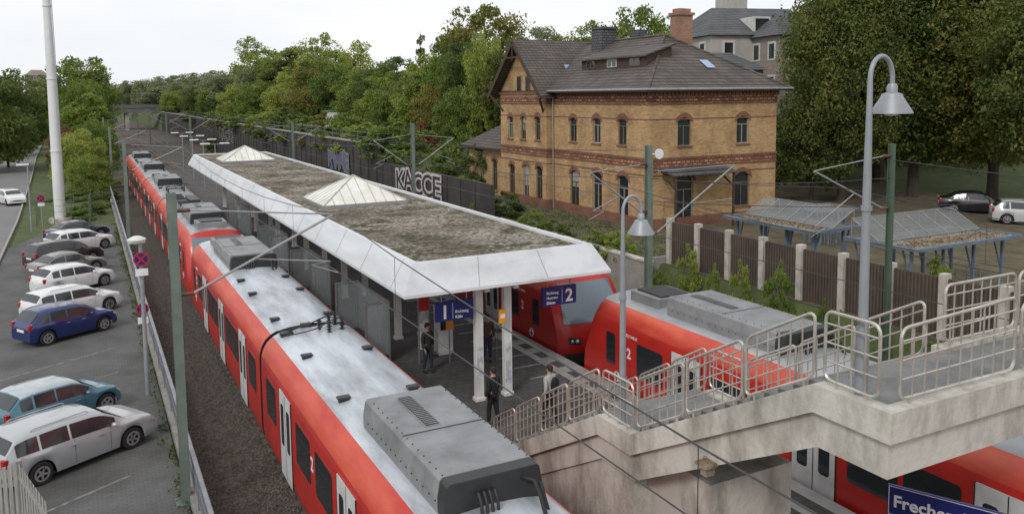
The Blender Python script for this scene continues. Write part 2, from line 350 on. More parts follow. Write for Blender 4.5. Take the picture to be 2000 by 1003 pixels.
def stones(x0, x1, y0, y1, n, s0, s1):
    a = MB()
    for _ in range(n):
        x = random.uniform(x0, x1); y = y0+(y1-y0)*random.random()**1.5; s = random.uniform(s0, s1); r = [random.uniform(.6, 1.2)*s for _ in range(5)]; q = random.random()*6
        c, d = math.cos(q), math.sin(q)
        a.add([(x+r[0]*c, y+r[0]*d, -.19), (x-r[1]*d, y+r[1]*c, -.18), (x-r[2]*c, y-r[2]*d, -.19), (x+r[3]*d, y-r[3]*c, -.18), (x, y, -.19+r[4]*.9)], [(0, 1, 4), (1, 2, 4), (2, 3, 4), (3, 0, 4)], random.randint(0, 1))
    return a
o = stones(2.35, 4.7, 11, 46, 9000, .03, .065).build('ballast_stones', [K['stone'], K['ballast2']]); tag(o, 'loose grey brown ballast stones left of the near train', 'ballast', kind='stuff')
# ---------------------------------------------------------------- trains
PROF = [(1.38, .40), (1.47, .50), (1.51, .80), (1.51, 1.6), (1.51, 2.78), (1.49, 3.0), (1.43, 3.19), (1.32, 3.37), (1.15, 3.51), (1.0, 3.58), (.6, 3.65), (0, 3.69)]
def Dn(x, z):
    if z < 1.25: y = .10+.25*max(0, (.8-z))
    elif z < 1.85: y = .10+.12*(z-1.25)/.6
    else: y = .22+((z-1.85)/1.85)**1.2*1.05
    return y+.38*abs(x/1.51)**4
def fullring():
    return [(-x, z) for x, z in PROF]+[(x, z) for x, z in reversed(PROF[:-1])]
def carbody(Y, s0, s1, nose0, nose1, par, sg, xc, roofmat):
    ring = fullring(); n = len(ring); secs = []
    def yy(s): return Y+sg*s
    if nose0: secs.append([(xc+x, yy(s0+Dn(x, z)), z) for x, z in ring]); secs.append([(xc+x, yy(s0+2.0), z) for x, z in ring])
    else: secs.append([(xc+x, yy(s0), z) for x, z in ring])
    L = s1-s0; k = 6
    for i in range(1, k): secs.append([(xc+x, yy(s0+2.0*(1 if nose0 else 0)+(L-2.0*(nose0+nose1))*i/k), z) for x, z in ring])
    if nose1: secs.append([(xc+x, yy(s1-2.0), z) for x, z in ring]); secs.append([(xc+x, yy(s1-Dn(x, z)), z) for x, z in ring])
    else: secs.append([(xc+x, yy(s1), z) for x, z in ring])
    mb = MB(); vs = [p for s in secs for p in s]; fs = []; ms = []
    for i in range(len(secs)-1):
        for k in range(n-1):
            fs.append((i*n+k, i*n+k+1, (i+1)*n+k+1, (i+1)*n+k))
            lo = min(k, n-2-k)
            ms.append(2 if lo >= 8 else (1 if lo >= 5 else (3 if lo == 0 else 0)))
    mb.v = vs; mb.f = fs; mb.m = ms
    for which, base in ((nose0, 0), (nose1, 1)):
        sy = (lambda d: yy(s0+d)) if base == 0 else (lambda d: yy(s1-d))
        if which:
            zc = 2.0; rings = []
            for f in (1, .93, .82, .65, .45, .22, .02):
                rings.append([(xc+x*f, sy(Dn(x*f, zc+(z-zc)*f)), zc+(z-zc)*f) for x, z in ring])
            vv = [p for r_ in rings for p in r_]; ff = []
            for i in range(len(rings)-1):
                for k in range(n): ff.append((i*n+k, i*n+(k+1) % n, (i+1)*n+(k+1) % n, (i+1)*n+k))
            mb.add(vv, ff, 0)
        else:
            yv = secs[0][0][1] if base == 0 else secs[-1][0][1]
            mb.add([(p[0], yv, p[2]) for p in secs[0 if base == 0 else -1]], [tuple(range(n))], 4)
    return mb.build('car_body', [K['red'], K['redtop'], roofmat, K['darkmetal'], K['dark']], par, smooth=True)
WIN = {}
def add_side(par, xc, Y, sg, slist, side=-1):
    for s, kind, w in slist:
        y = Y+sg*s; X = xc+side*1.512
        key = (kind, round(w, 2), side)
        if key not in WIN:
            mb = MB(); nd = (side, 0, 0)
            if kind == 'w':
                mb.rrect((0, 0, 0), (0, 1, 0), (0, 0, 1), nd, -w/2, w/2, 1.55, 2.6, .09, .012, 0, 0)
                mb.box(side*.010, side*.017, -w/2+.08, w/2-.08, 2.3, 2.315, 1)
                WIN[key] = mb.build('window', [K['glass'], K['dark']], par)
            else:
                mb.rrect((0, 0, 0), (0, 1, 0), (0, 0, 1), nd, -w/2, w/2, .55, 2.84, .05, .014, 0, 0)
                mb.box(side*.012, side*.018, -.012, .012, .57, 2.82, 1)
                for e in (-1, 1): mb.box(side*.0, side*.02, e*w/2-.012, e*w/2+.012, .55, 2.84, 1)
                o = mb.build('door', [K['doorwhite'], K['dark']], par)
                for e in (-1, 1):
                    g = MB(); c = e*w*.25; g.rrect((0, 0, 0), (0, 1, 0), (0, 0, 1), nd, c-w*.12, c+w*.12, 1.4, 2.5, .08, .008, 0, .0145); g.build('door_window', K['glass'], o)
                WIN[key] = o
            WIN[key].location = (X, y, 0)
        else:
            dup(WIN[key], (X, y, 0), par=par)
def roofbox(par, xc, ya, yb, big=True):
    y0, y1 = min(ya, yb), max(ya, yb); mb = MB(); zt = 4.2
    if big:
        pr = [(-.93, 3.55), (-.93, 3.88), (-.88, 4.15), (-.83, zt), (.83, zt), (.88, 4.15), (.93, 3.88), (.93, 3.55)]
        mb.prism([(xc+x, y0+.3, z) for x, z in pr], (0, y1-y0-.3, 0), 0)
        mb.prism([(xc+x*.985, y0, z-.012) for x, z in pr], (0, .3, 0), 1)
        mb.box(xc-.84, xc+.84, y0+(y1-y0)*.5-.02, y0+(y1-y0)*.5+.02, zt-.02, zt+.012, 1)
        o = mb.build('roof_unit', [K['boxgrey'], K['darkmetal']], par, bevel=.012)
        g = MB(); g.box(xc-.28, xc-.02, y0+(y1-y0)*.55, y1-.35, zt-.01, zt+.03); g.box(xc-.32, xc+.02, y0+(y1-y0)*.55-.04, y1-.31, zt-.01, zt+.012, 1)
        k = y0+(y1-y0)*.55
        while k < y1-.4: g.box(xc-.29, xc-.01, k, k+.02, zt+.02, zt+.04, 1); k += .09
        g.build('grille', [K['dark'], K['boxgrey']], o)
        b = MB(); k = y0+.35
        while k < y1-.1:
            for sx in (-.8, .8): b.sph((xc+sx, k, zt+.002), .018, 6, 4)
            for sx in (-.935, .935): b.sph((xc+sx, k, 3.8), .018, 6, 4)
            k += .28
        b.build('bolts', K['darkmetal'], o)
        for pth, r_ in ([([(xc-.35+.1*j, y0+.05, 3.95), (xc-.35+.1*j, y0-.12, 3.98), (xc-.35+.1*j, y0-.22, 3.85), (xc-.35+.1*j, y0-.25, 3.62)], .028) for j in range(4)]+[([(xc+.5, y0+.05, 4.0), (xc+.6, y0-.3, 4.06), (xc+.55, y0-.6, 3.93), (xc+.6, y0-.7, 3.6)], .035), ([(xc+.62, y0+.05, 3.9), (xc+.75, y0-.25, 3.96), (xc+.75, y0-.5, 3.6)], .03)]):
            c = MB(); c.tube(pth, r_, 6); c.build('cable', K['dark'], o, smooth=True)
    else:
        mb.box(xc-.75, xc+.75, y0, y1, 3.6, 3.95, 0); mb.box(xc-.55, xc+.55, y0+.1, y1-.1, 3.94, 4.01, 1)
        mb.build('roof_unit', [K['boxgrey'], K['darkmetal']], par, bevel=.02)
def vent(par, x, y, s=.12):
    mb = MB(); mb.box(x-s, x+s, y-s*.6, y+s*.6, 3.56, 3.66); mb.box(x-s*1.25, x+s*1.25, y-s*.85, y+s*.85, 3.66, 3.72); mb.build('roof_vent', K['darkmetal'], par, bevel=.02)
def cluster(par, xc, y):
    for dx, dy in ((.1, 0), (.45, .25), (.75, -.1), (.3, -.35), (.7, .5)):
        mb = MB(); pr = [(.0, 0), (.06, 0)]
        for k in range(4): pr += [(.035, .05+.09*k), (.09, .085+.09*k), (.035, .11+.09*k)]
        pr += [(.05, .42), (0, .43)]
        mb.lathe(pr, (xc+dx, y+dy, 3.58), 10); mb.build('insulator', K['darkmetal'], par, smooth=True)
    mb = MB()
    mb.tube([(xc-.9, y+.2, 3.66), (xc-.5, y+.15, 3.78), (xc-.2, y+.1, 3.85), (xc+.1, y, 4.0), (xc+.45, y+.25, 4.0), (xc+.7, y+.5, 4.0)], .022, 6)
    mb.build('cable', K['dark'], par, smooth=True)
    mb = MB(); mb.tube([(xc-.9, y-.1, 3.66), (xc-.4, y-.25, 3.74), (xc, y-.3, 3.82), (xc+.3, y-.35, 4.0), (xc+.75, y-.1, 4.0)], .022, 6); mb.build('cable', K['dark'], par, smooth=True)
    mb = MB(); mb.tube([(xc-1, y+.45, 3.64), (xc-.5, y+.42, 3.72), (xc-.1, y+.4, 3.72), (xc+.3, y+.5, 3.66)], .03, 6); mb.build('cable', K['dark'], par, smooth=True)
    mb = MB(); mb.box(xc-1.0, xc-.65, y+.05, y+.3, 3.52, 3.7); mb.build('junction_box', K['darkmetal'], par)
    mb = MB(); mb.box(xc-.3, xc+.0, y+.55, y+.75, 3.58, 3.75); mb.build('junction_box', K['darkmetal'], par)
def gear(par, xc, ya, yb):
    y0, y1 = min(ya, yb), max(ya, yb); mb = MB(); mb.box(xc-.8, xc-.1, y0, y1, 3.6, 3.94); mb.box(xc+.12, xc+.8, y0+.2, y1-.3, 3.6, 3.86, 1); mb.box(xc-.101, xc+.121, y0+.5, y0+.7, 3.6, 3.7, 1)
    k = y0+.05
    while k < y1-.05: mb.box(xc-.78, xc-.12, k, k+.03, 3.93, 4.0, 1); k += .13
    mb.build('resistor_bank', [K['boxgrey'], K['darkmetal']], par)
def pantograph(par, xc, y):
    mb = MB(); z = 3.92
    for dx in (-.55, .55):
        for dy in (-.7, .7):
            mb.lathe([(0, 0), (.06, 0), (.04, .06), (.08, .1), (.04, .14), (.07, .18), (.03, .3)], (xc+dx, y+dy, 3.6), 8)
        mb.bar((xc+dx, y-.8, z), (xc+dx, y+.8, z), .07, .06)
    mb.bar((xc-.6, y-.75, z), (xc+.6, y-.75, z), .08, .08); mb.bar((xc-.6, y+.75, z), (xc+.6, y+.75, z), .06, .06)
    mb.tube([(xc, y-.75, z+.05), (xc, y+.9, z+.16)], .04, 6); mb.tube([(xc-.1, y+.9, z+.16), (xc-.35, y-.7, z+.26)], .025, 6); mb.tube([(xc+.1, y+.9, z+.16), (xc+.35, y-.7, z+.26)], .025, 6)
    for d in (-.72, -.5): mb.tube([(xc-.95, y+d, z+.2), (xc-.75, y+d, z+.3), (xc+.75, y+d, z+.3), (xc+.95, y+d, z+.2)], .022, 6)
    mb.build('pantograph', K['darkmetal'], par)
def unit(label, xc, Yn, sg, ncars, roofmat, panto=None, heavy=False, bx=.06):
    t = thing('commuter_train', label, 'train', (0, 0, 0), 0, 'red commuter train sets')
    s = 0
    Ls = [18.45, 16.45, 16.45, 18.45][:ncars]
    for i, Lc in enumerate(Ls):
        n0 = (i == 0); n1 = (i == 3)
        carbody(Yn, s, s+Lc, n0, n1, t, sg, xc, roofmat)
        if i < ncars-1:
            g = MB(); ya, yb = Yn+sg*(s+Lc-.02), Yn+sg*(s+Lc+.25)
            pr = [(-1.3, .6), (-1.3, 2.95), (-1.05, 3.25), (1.05, 3.25), (1.3, 2.95), (1.3, .6)]
            for k in range(4):
                f = 1 if k % 2 else .96; yy = min(ya, yb)+k*.068
                g.prism([(xc+x*f, yy, z if z < 1 else z*(.99 if k % 2 else .97)) for x, z in pr], (0, .069, 0))
            g.build('gangway_bellows', K['dark'], t)
        if n0: sl = [(2.15, 'w', .5), (4.25, 'w', 1.3), (6.0, 'd', 1.34), (7.65, 'w', 1.3), (9.1, 'w', 1.3), (10.75, 'd', 1.34), (12.4, 'w', 1.3), (13.85, 'w', 1.3), (15.45, 'd', 1.34), (17.15, 'w', 1.2)]
        elif n1: sl = [(1.3, 'w', 1.2), (3.0, 'd', 1.34), (4.7, 'w', 1.3), (6.15, 'w', 1.3), (7.8, 'd', 1.34), (9.45, 'w', 1.3), (10.9, 'w', 1.3), (12.5, 'd', 1.34), (14.2, 'w', 1.3), (16.3, 'w', .5)]
        else: sl = [(1.35, 'w', 1.2), (3.2, 'd', 1.34), (5.1, 'w', 1.4), (7.0, 'w', 1.4), (8.8, 'd', 1.34), (10.6, 'w', 1.4), (12.2, 'w', 1.4), (13.9, 'd', 1.34), (15.4, 'w', .9)]
        add_side(t, xc, Yn, sg, [(s+a, b, c) for a, b, c in sl])
        Y0 = Yn+sg*s
        if n0:
            roofbox(t, xc+bx, Y0+sg*4.3, Y0+sg*9.1); roofbox(t, xc, Y0+sg*2.2, Y0+sg*3.7, False); vs_ = (11.2, 13.6, 17.4)
            if heavy: gear(t, xc, Y0+sg*10.2, Y0+sg*12.6); gear(t, xc, Y0+sg*13.6, Y0+sg*16.8); vs_ = ()
        elif n1: roofbox(t, xc+bx, Y0+sg*9.1, Y0+sg*13.9); roofbox(t, xc, Y0+sg*14.5, Y0+sg*16, False); vs_ = (2, 4, 6)
        else:
            roofbox(t, xc+bx, Y0+sg*7.95, Y0+sg*12.3); vs_ = (2.8, 6.3, 13.6)
            if heavy: gear(t, xc, Y0+sg*13, Y0+sg*15.6); vs_ = (6.2,)
        for v in vs_: vent(t, xc-.82, Y0+sg*v); vent(t, xc+.82, Y0+sg*(v+.1))
        if i == 1 and not heavy: cluster(t, xc, Y0+sg*.55)
        if panto is not None and i == panto: pantograph(t, xc, Y0+sg*3.4)
        textobj('2', .46, (xc-1.53, Y0+(sg*(3.2 if n0 else 6.05))+.13, 2.0), (0, -1, 0), (0, 0, 1), K['signwhite'], t, 'class_number', bold=.012)
        if n0:
            textobj('423 548-8', .15, (xc-1.525, Y0+sg*3.3+.3, 2.68), (0, -1, 0), (0, 0, 1), K['signwhite'], t, 'vehicle_number')
            e = MB(); e.lathe([(0, -.006), (.17, -.006), (.17, .006), (0, .006)], (xc-1.518, Y0+sg*2.5, 1.2), 20, 0, 'x'); e.box(xc-1.528, xc-1.523, Y0+sg*2.5-.03, Y0+sg*2.5+.03, 1.07, 1.33, 1); e.box(xc-1.528, xc-1.5235, Y0+sg*2.5-.11, Y0+sg*2.5+.11, 1.15, 1.2, 1)
            e.build('round_emblem', [K['signwhite'], K['dark']], t)
        s += Lc+.27
    def ny(x, z, e=.015): return Yn+sg*(Dn(x, z)-e)
    w = MB(); nu, nv = 12, 6; pts = []
    for j in range(nv+1):
        z = 1.98+(3.36-1.98)*j/nv
        for i in range(nu+1):
            x = (-1+2*i/nu)*(1.28-.14*j/nv); pts.append((xc+x, ny(x, z, .02), z))
    w.add(pts, [(j*(nu+1)+i, j*(nu+1)+i+1, (j+1)*(nu+1)+i+1, (j+1)*(nu+1)+i) for j in range(nv) for i in range(nu)]); w.build('windscreen', K['glassb'], t, smooth=True)
    for sx in (-1, 1):
        h = MB(); pts = []
        for j in range(5):
            for i in range(7):
                x = sx*(.72+.46*i/6); z = 1.22+.24*(j/4)+.05*(i/6); pts.append((xc+x, ny(x, z, .02), z))
        h.add(pts, [(j*7+i, j*7+i+1, (j+1)*7+i+1, (j+1)*7+i) for j in range(4) for i in range(6)], 1)
        h.sph((xc+sx*.86, ny(.86, 1.35, .02), 1.35), .075, 8, 6, 0); h.sph((xc+sx*1.05, ny(1.05, 1.36, .02), 1.36), .06, 8, 6, 0)
        h.build('headlight', [K['lightglass'], K['dark']], t)
    c = MB(); yb = Yn+sg*.1
    c.box(xc-.28, xc+.28, min(yb-sg*.35, yb), max(yb-sg*.35, yb), .72, 1.1); c.box(xc-.2, xc+.2, min(yb-sg*.5, yb-sg*.35), max(yb-sg*.5, yb-sg*.35), .78, 1.05)
    c.build('coupler', K['darkmetal'], t, bevel=.02)
    b = MB(); pts = []
    for j in range(3):
        z = .46+.22*j
        for i in range(13): x = -1.3+2.6*i/12; pts.append((xc+x, ny(x, z, .03), z))
    b.add(pts, [(j*13+i, j*13+i+1, (j+1)*13+i+1, (j+1)*13+i) for j in range(2) for i in range(12)]); b.build('bumper', K['darkmetal'], t)
    tot = s; k = 2.6
    while k < tot-2:
        bg = MB()
        for d in (0, 2.2):
            yc = Yn+sg*(k+d)
            for sx in (-1, 1): bg.lathe([(0, -.06), (.42, -.06), (.42, .06), (0, .06)], (xc+sx*.75, yc, .42), 14, axis='x')
            bg.tube([(xc-.75, yc, .42), (xc+.75, yc, .42)], .07, 8)
        yc = Yn+sg*(k+1.1); bg.box(xc-1.1, xc+1.1, yc-1.5, yc+1.5, .35, .6); bg.build('bogie', K['dark'], t); k += 15.4
    return t
unit('near red train set on the left track, its big grey roof unit filling the foreground', XT, 42.9, -1, 4, K['roofgrey'])
unit('far red train set on the left track, coupled behind the nearest one', XT, 43.5, 1, 4, K['roofdark'], panto=1, heavy=True)
unit('near red train set on the right track, partly hidden under the stairs', 16.7, 24.35, -1, 3, K['roofsilver'])
unit('red train set whose windscreen shows below the blue platform 2 sign', 16.7, 25.2, 1, 4, K['roofgrey'])
# ---------------------------------------------------------------- platform canopy
C = thing('platform_canopy', 'long flat platform canopy with white fascia and mossy gravel roof', 'canopy')
xl0, xr0, xl1, xr1 = 7.76, 14.78, 8.2, 14.3; yb0, yb1, ye1, ye0 = 21.6, 22.0, 75.6, 76.0; zb, zt = 4.87, 5.70
mb = MB(); B = [(xl0, yb0, zb), (xr0, yb0, zb), (xr0, ye0, zb), (xl0, ye0, zb)]; T = [(xl1, yb1, zt), (xr1, yb1, zt), (xr1, ye1, zt), (xl1, ye1, zt)]
I = [(xl1+.16, yb1+.16, zt), (xr1-.16, yb1+.16, zt), (xr1-.16, ye1-.16, zt), (xl1+.16, ye1-.16, zt)]; J = [(p[0], p[1], zt-.14) for p in I]
L_ = [(xl0, yb0, zb-.09), (xr0, yb0, zb-.09), (xr0, ye0, zb-.09), (xl0, ye0, zb-.09)]
vs = B+T+I+J+L_; fs = []
for i in range(4):
    j = (i+1) % 4; fs += [(i, j, j+4, i+4), (i+4, j+4, j+8, i+8), (i+8, j+8, j+12, i+12), (i+16, j+16, j, i)]
mb.add(vs, fs); mb.build('fascia', K['fascia'], C)
mb = MB(); mb.add([(p[0], p[1], zt-.10) for p in I], [(0, 1, 2, 3)]); mb.build('gravel_roof', K['gravel'], C)
for k in range(18):
    y = yb1+3*k+.8
    if y < ye1: sj = MB(); sj.prism([(xl0-.003, y, zb), (xl0-.003, y+.014, zb), (xl1-.003, y+.014, zt), (xl1-.003, y, zt)], (-.004, 0, .002)); sj.build('panel_joint', K['boxgrey'], C)
for k in range(1, 3):
    x = xl1+(xr1-xl1)*k/3; x2 = xl0+(xr0-xl0)*k/3
    sj = MB(); sj.prism([(x2, yb0-.003, zb), (x2+.014, yb0-.003, zb), (x+.014, yb1-.003, zt), (x, yb1-.003, zt)], (0, -.004, .002)); sj.build('panel_joint', K['boxgrey'], C)
mb = MB(); mb.box(xl0+.02, xr0-.02, yb0+.02, ye0-.02, zb-.06, zb-.03); mb.build('soffit', K['soffit'], C)
for k in range(8):
    mb = MB(); y = 22.7+7.5*k; mb.box(8.1, 14.5, y-.1, y+.1, zb-.34, zb-.062); mb.build('roof_beam', K['white'], C)
for x in (10.55, 11.55): mb = MB(); mb.box(x-.08, x+.08, 22, 75.8, zb-.3, zb-.0625); mb.build('roof_beam', K['white'], C)
for k in range(8):
    y = 22.7+7.5*k
    for x in (10.55, 11.55):
        mb = MB(); mb.box(x-.13, x+.13, y-.1, y+.1, .965, 4.525); mb.box(x-.17, x+.17, y-.14, y+.14, .966, 1.08); mb.build('post', K['white'], C, bevel=.01)
        if k == 0:
            p = MB(); p.box(x-.10, x+.09, y-.108, y-.099, 1.7 if x < 11 else 1.4, 2.7); p.build('poster', K['poster'], C)
K['rib'] = mat('skylight_rib', (.46, .46, .44), .5)
def skylight(y, s, h):
    mb = MB(); x = 11.0; q = s/2; z0 = zt-.1
    for i, (a, b) in enumerate((((-q, -q), (q, -q)), ((q, -q), (q, q)), ((q, q), (-q, q)), ((-q, q), (-q, -q)))):
        mb.add([(x+a[0], y+a[1], z0+.16), (x+b[0], y+b[1], z0+.16), (x, y, z0+h)], [(0, 1, 2)])
    o = mb.build('skylight', K['skyl'], C)
    k = MB(); k.box(x-q-.06, x+q+.06, y-q-.06, y+q+.06, z0+.002, z0+.155); k.build('skylight_kerb', K['galv'], o)
    r = MB()
    for a, b in ((-q, -q), (q, -q), (q, q), (-q, q)): r.tube([(x+a, y+b, z0+.17), (x, y, z0+h+.01)], .035, 6)
    for t_ in (-.375, -.25, -.125, 0, .125, .25, .375):
        for dx, dy in ((0, -1), (0, 1), (1, 0), (-1, 0)):
            a = Vector((x+(dx*q if dx else t_*s), y+(dy*q if dy else t_*s), z0+.17)); f = 1-abs(t_)*2
            bpt = Vector((x+(dx*q*(1-f) if dx else t_*s), y+(dy*q*(1-f) if dy else t_*s), z0+.16+(h-.16)*f)); r.tube([a, bpt], .02, 5)
    r.build('skylight_ribs', K['rib'], o)
skylight(37.3, 3.8, 1.25); skylight(66.5, 3.8, 1.2)
def hang_sign(x0, x1, num, txt, label, y=22.45):
    t = thing('platform_sign', label, 'sign', (0, 0, 0), 0, 'hanging platform number signs')
    mb = MB(); mb.box(x0, x1, y-.06, y+.06, 3.74, 4.34); mb.build('panel', K['signblue'], t)
    if num == '1': nx_, tx = x0+.14, x0+.62
    else: nx_, tx = x1-.42, x0+.13
    l = MB(); sx0 = x0+.54 if num == '1' else x1-.54; l.box(sx0, sx0+.01, y-.066, y-.059, 3.8, 4.28); l.build('divider', K['signwhite'], t)
    textobj(num, .58, (nx_, y-.07, 3.83), (1, 0, 0), (0, 0, 1), K['signwhite'], t, 'number', bold=.012)
    for i, s in enumerate(txt):
        if s: textobj(s, .125, (tx, y-.07, 4.12-.16*i), (1, 0, 0), (0, 0, 1), K['signwhite'], t, bold=.003)
    for x in (x0+.2, x1-.2): h = MB(); h.tube([(x, y, 4.335), (x, y, 4.82)], .02, 6); h.build('hanger', K['galv'], t)
hang_sign(9.02, 10.25, '1', ['', 'Richtung', 'Köln'], 'blue hanging sign with large white 1 under the left of the canopy')
hang_sign(12.7, 13.95, '2', ['Richtung', 'Horrem', 'Düren'], 'blue hanging sign with large white 2 under the right of the canopy')
t = thing('station_name_sign', 'dark blue station name board below the concrete footbridge', 'sign')
p0 = atZ(1734, 944, 3.2); ud = Vector((.42, -.907, 0)).normalized(); nd = ud.cross(Vector((0, 0, 1)))
def SP(u, z, d=0): return p0+ud*u+nd*d+Vector((0, 0, z-3.2))
mb = MB(); mb.prism([SP(0, 2.62), SP(3.0, 2.62), SP(3.0, 3.2), SP(0, 3.2)], nd*-.06); mb.build('panel', K['signblue'], t)
mb = MB()
for za, zb_ in ((3.17, 3.182), (2.635, 2.647)): mb.prism([SP(.02, za, -.001), SP(2.98, za, -.001), SP(2.98, zb_, -.001), SP(.02, zb_, -.001)], nd*.004)
mb.prism([SP(.02, 2.648, -.001), SP(.032, 2.648, -.001), SP(.032, 3.169, -.001), SP(.02, 3.169, -.001)], nd*.004)
mb.prism([SP(2.968, 2.648, -.001), SP(2.98, 2.648, -.001), SP(2.98, 3.169, -.001), SP(2.968, 3.169, -.001)], nd*.004)
mb.build('border', K['signwhite'], t)
textobj('Frechen-Königsdorf', .32, SP(.10, 2.80, .006), ud, (0, 0, 1), K['signwhite'], t, bold=.008)
for u_ in (.3, 2.7): mb = MB(); q = SP(u_, 3.2, -.1); mb.tube([(q.x, q.y, .965), (q.x, q.y, 3.15)], .04, 8); mb.build('post', K['galv'], t)
# ---------------------------------------------------------------- platform furniture
q = atY(866, 640, 27.6); t = thing('ticket_machine', 'white and red ticket machine behind the standing person', 'ticket machine', (q.x, 27.6, .96))
mb = MB(); mb.box(-.3, .3, -.2, .2, .1, 1.85); mb.box(-.26, .26, -.16, .16, 0, .11); mb.build('cabinet', K['signwhite'], t, bevel=.02)
mb = MB(); mb.box(-.31, .31, -.215, -.19, 1.5, 1.83); mb.build('header', K['signred'], t)
mb = MB(); mb.box(-.2, .1, -.215, -.19, .95, 1.3); mb.build('screen', K['glass'], t)
q = atY(828, 620, 27.0); t = thing('information_board', 'narrow information board with red head left of the standing person', 'information board', (q.x, 27.0, .96))
mb = MB(); mb.box(-.16, .16, -.04, .04, .5, 1.9); mb.build('panel', K['poster'], t)
mb = MB(); mb.box(-.19, .19, -.05, .05, 1.901, 2.6); mb.build('header', K['signred'], t)
for x in (-.2, .2): mb = MB(); mb.tube([(x, .03, 0), (x, .03, 2.6)], .03, 8); mb.build('post', K['galv'], t)
q = atY(878, 634, 26.5); t = thing('ticket_validator', 'small orange box on a thin pole right of the standing person', 'ticket validator', (q.x, 26.5, .96))
mb = MB(); mb.box(-.12, .12, -.08, .08, q.z-1.12, q.z-.78); mb.build('housing', K['orange'], t, bevel=.02)
mb = MB(); mb.tube([(0, .03, 0), (0, .03, q.z-1.1)], .03, 8); mb.build('post', K['galv'], t)
q = atY(981, 617, 22.35); t = thing('orange_notice', 'orange notice panel at the top of the right front canopy post', 'notice', (q.x, 22.35, q.z))
mb = MB(); mb.box(-.12, .12, -.03, .03, -.22, .22); mb.build('panel', K['orange'], t); mb = MB(); mb.box(-.08, .08, -.035, -.029, -.05, .08); mb.build('text_field', K['signwhite'], t); mb = MB(); mb.tube([(0, .02, .2), (0, .02, 4.81-q.z)], .015, 6); mb.build('hanger', K['galv'], t)
def wind_shelter(y, i):
    t = thing('wind_shelter', 'glass wind shelter with bench under the canopy, %s from the near end' % ['first', 'second', 'third', 'fourth'][i], 'shelter', (9.3, y, .96), 0, 'glass wind shelters')
    f = MB()
    for yy in (-1.9, -.63, .63, 1.9): f.box(-.03, .03, yy-.03, yy+.03, 0, 2.2)
    f.box(-.03, .03, -1.93, 1.93, 2.2, 2.26); f.box(-.025, .025, -1.9, 1.9, .25, .3); f.box(-.9, -.84, -1.93, -1.87, 0, 2.2); f.box(-.9, -.03, -1.93, -1.87, 2.201, 2.258); f.box(-.9, -.84, 1.87, 1.93, 0, 2.2); f.box(-.9, -.03, 1.87, 1.93, 2.201, 2.258)
    f.build('frame', K['galv'], t)
    for a in ((-.008, .008, -1.87, 1.87), (-.84, -.03, -1.908, -1.892), (-.84, -.03, 1.892, 1.908)): g = MB(); g.box(*a, .3, 2.2); g.build('glass_panel', K['wshelter'], t)
    b = MB(); b.box(-.52, -.12, -1.5, 1.5, .44, .47)
    for yy in (-1.2, 1.2): b.box(-.5, -.1, yy-.03, yy+.03, 0, .445)
    b.build('bench', K['darkmetal'], t)
for i, y in enumerate((29.5, 37.5, 46, 57)): wind_shelter(y, i)
def pole_lamp(x, y, h, label, grp):
    t = thing('platform_lamp', label, 'lamp', (x, y, .96), 0, grp)
    mb = MB(); mb.tube([(0, 0, 0), (0, 0, h)], [.07, .045], 8); mb.tube([(-.9, 0, h), (.9, 0, h)], .03, 6); mb.build('pole', K['lamp'], t)
    for s in (-1, 1):
        mb = MB(); mb.box(s*.9-.45, s*.9+.45, -.14, .14, h+.0, h+.14); mb.build('lamp_head', K['white'], t, bevel=.03)
for i, y in enumerate((84, 93, 103, 114)): pole_lamp(11.1, y, 5.1, 'white two armed platform lamp beyond the canopy, %s of four' % ['nearest', 'second nearest', 'third nearest', 'farthest'][i], 'lamps beyond the canopy end')
# ---------------------------------------------------------------- footbridge stairs
FB = thing('footbridge_stairs', 'weathered concrete stair and footbridge rising from the platform to the right', 'footbridge')
XL, XR = 9.2, 12.0; XE = 30; YB0, YB1 = 7.0, 8.35
sl = [(19.0, .96), (13.75, 3.86), (12.6, 3.86), (8.15, 6.28), (7.1, 6.28)]
def zsl(y): return float(np.interp(-y, [-a for a, b in sl], [b for a, b in sl]))
def strip(x0, x1, up, dn, name, ylim=7.1):
    ysamp = sorted({a for a, b in sl if a >= ylim} | {ylim} | {19.0-.15*k for k in range(1, 20)}, reverse=True)
    P = []
    for y in ysamp:
        z = zsl(y); t_, b_ = max(.975, z+up), max(.97, z-dn)
        P.append((y, t_, b_))
    n = len(P)
    vs = [(x0, y, a) for y, a, b in P]+[(x0, y, b) for y, a, b in P]+[(x1, y, a) for y, a, b in P]+[(x1, y, b) for y, a, b in P]; fs = []
    for i in range(n-1):
        fs += [(i, i+1, n+i+1, n+i), (2*n+i, 3*n+i, 3*n+i+1, 2*n+i+1), (i, 2*n+i, 2*n+i+1, i+1), (n+i, n+i+1, 3*n+i+1, 3*n+i)]
    fs += [(0, n, 3*n, 2*n), (n-1, 3*n-1, 4*n-1, 2*n-1)]
    mb = MB(); mb.add(vs, fs); return mb.build(name, K['concrete'], FB)
strip(XL-.14, XL+.10, .06, .36, 'parapet'); strip(XR-.1, XR+.14, .06, .36, 'parapet', 8.46)
strip(XL-.03, XL+.2, -.365, .90, 'beam'); strip(XR-.2, XR+.03, -.365, .90, 'beam', 8.46)
mb = MB(); mb.prism([(XL+.02, 18.9, .966), (XL+.02, 13.4, 3.25), (XL+.02, 12.75, 3.25), (XL+.02, 12.75, .966)], (XR-XL-.04, 0, 0)); mb.build('stair_wall', K['concrete'], FB)
mb = MB()
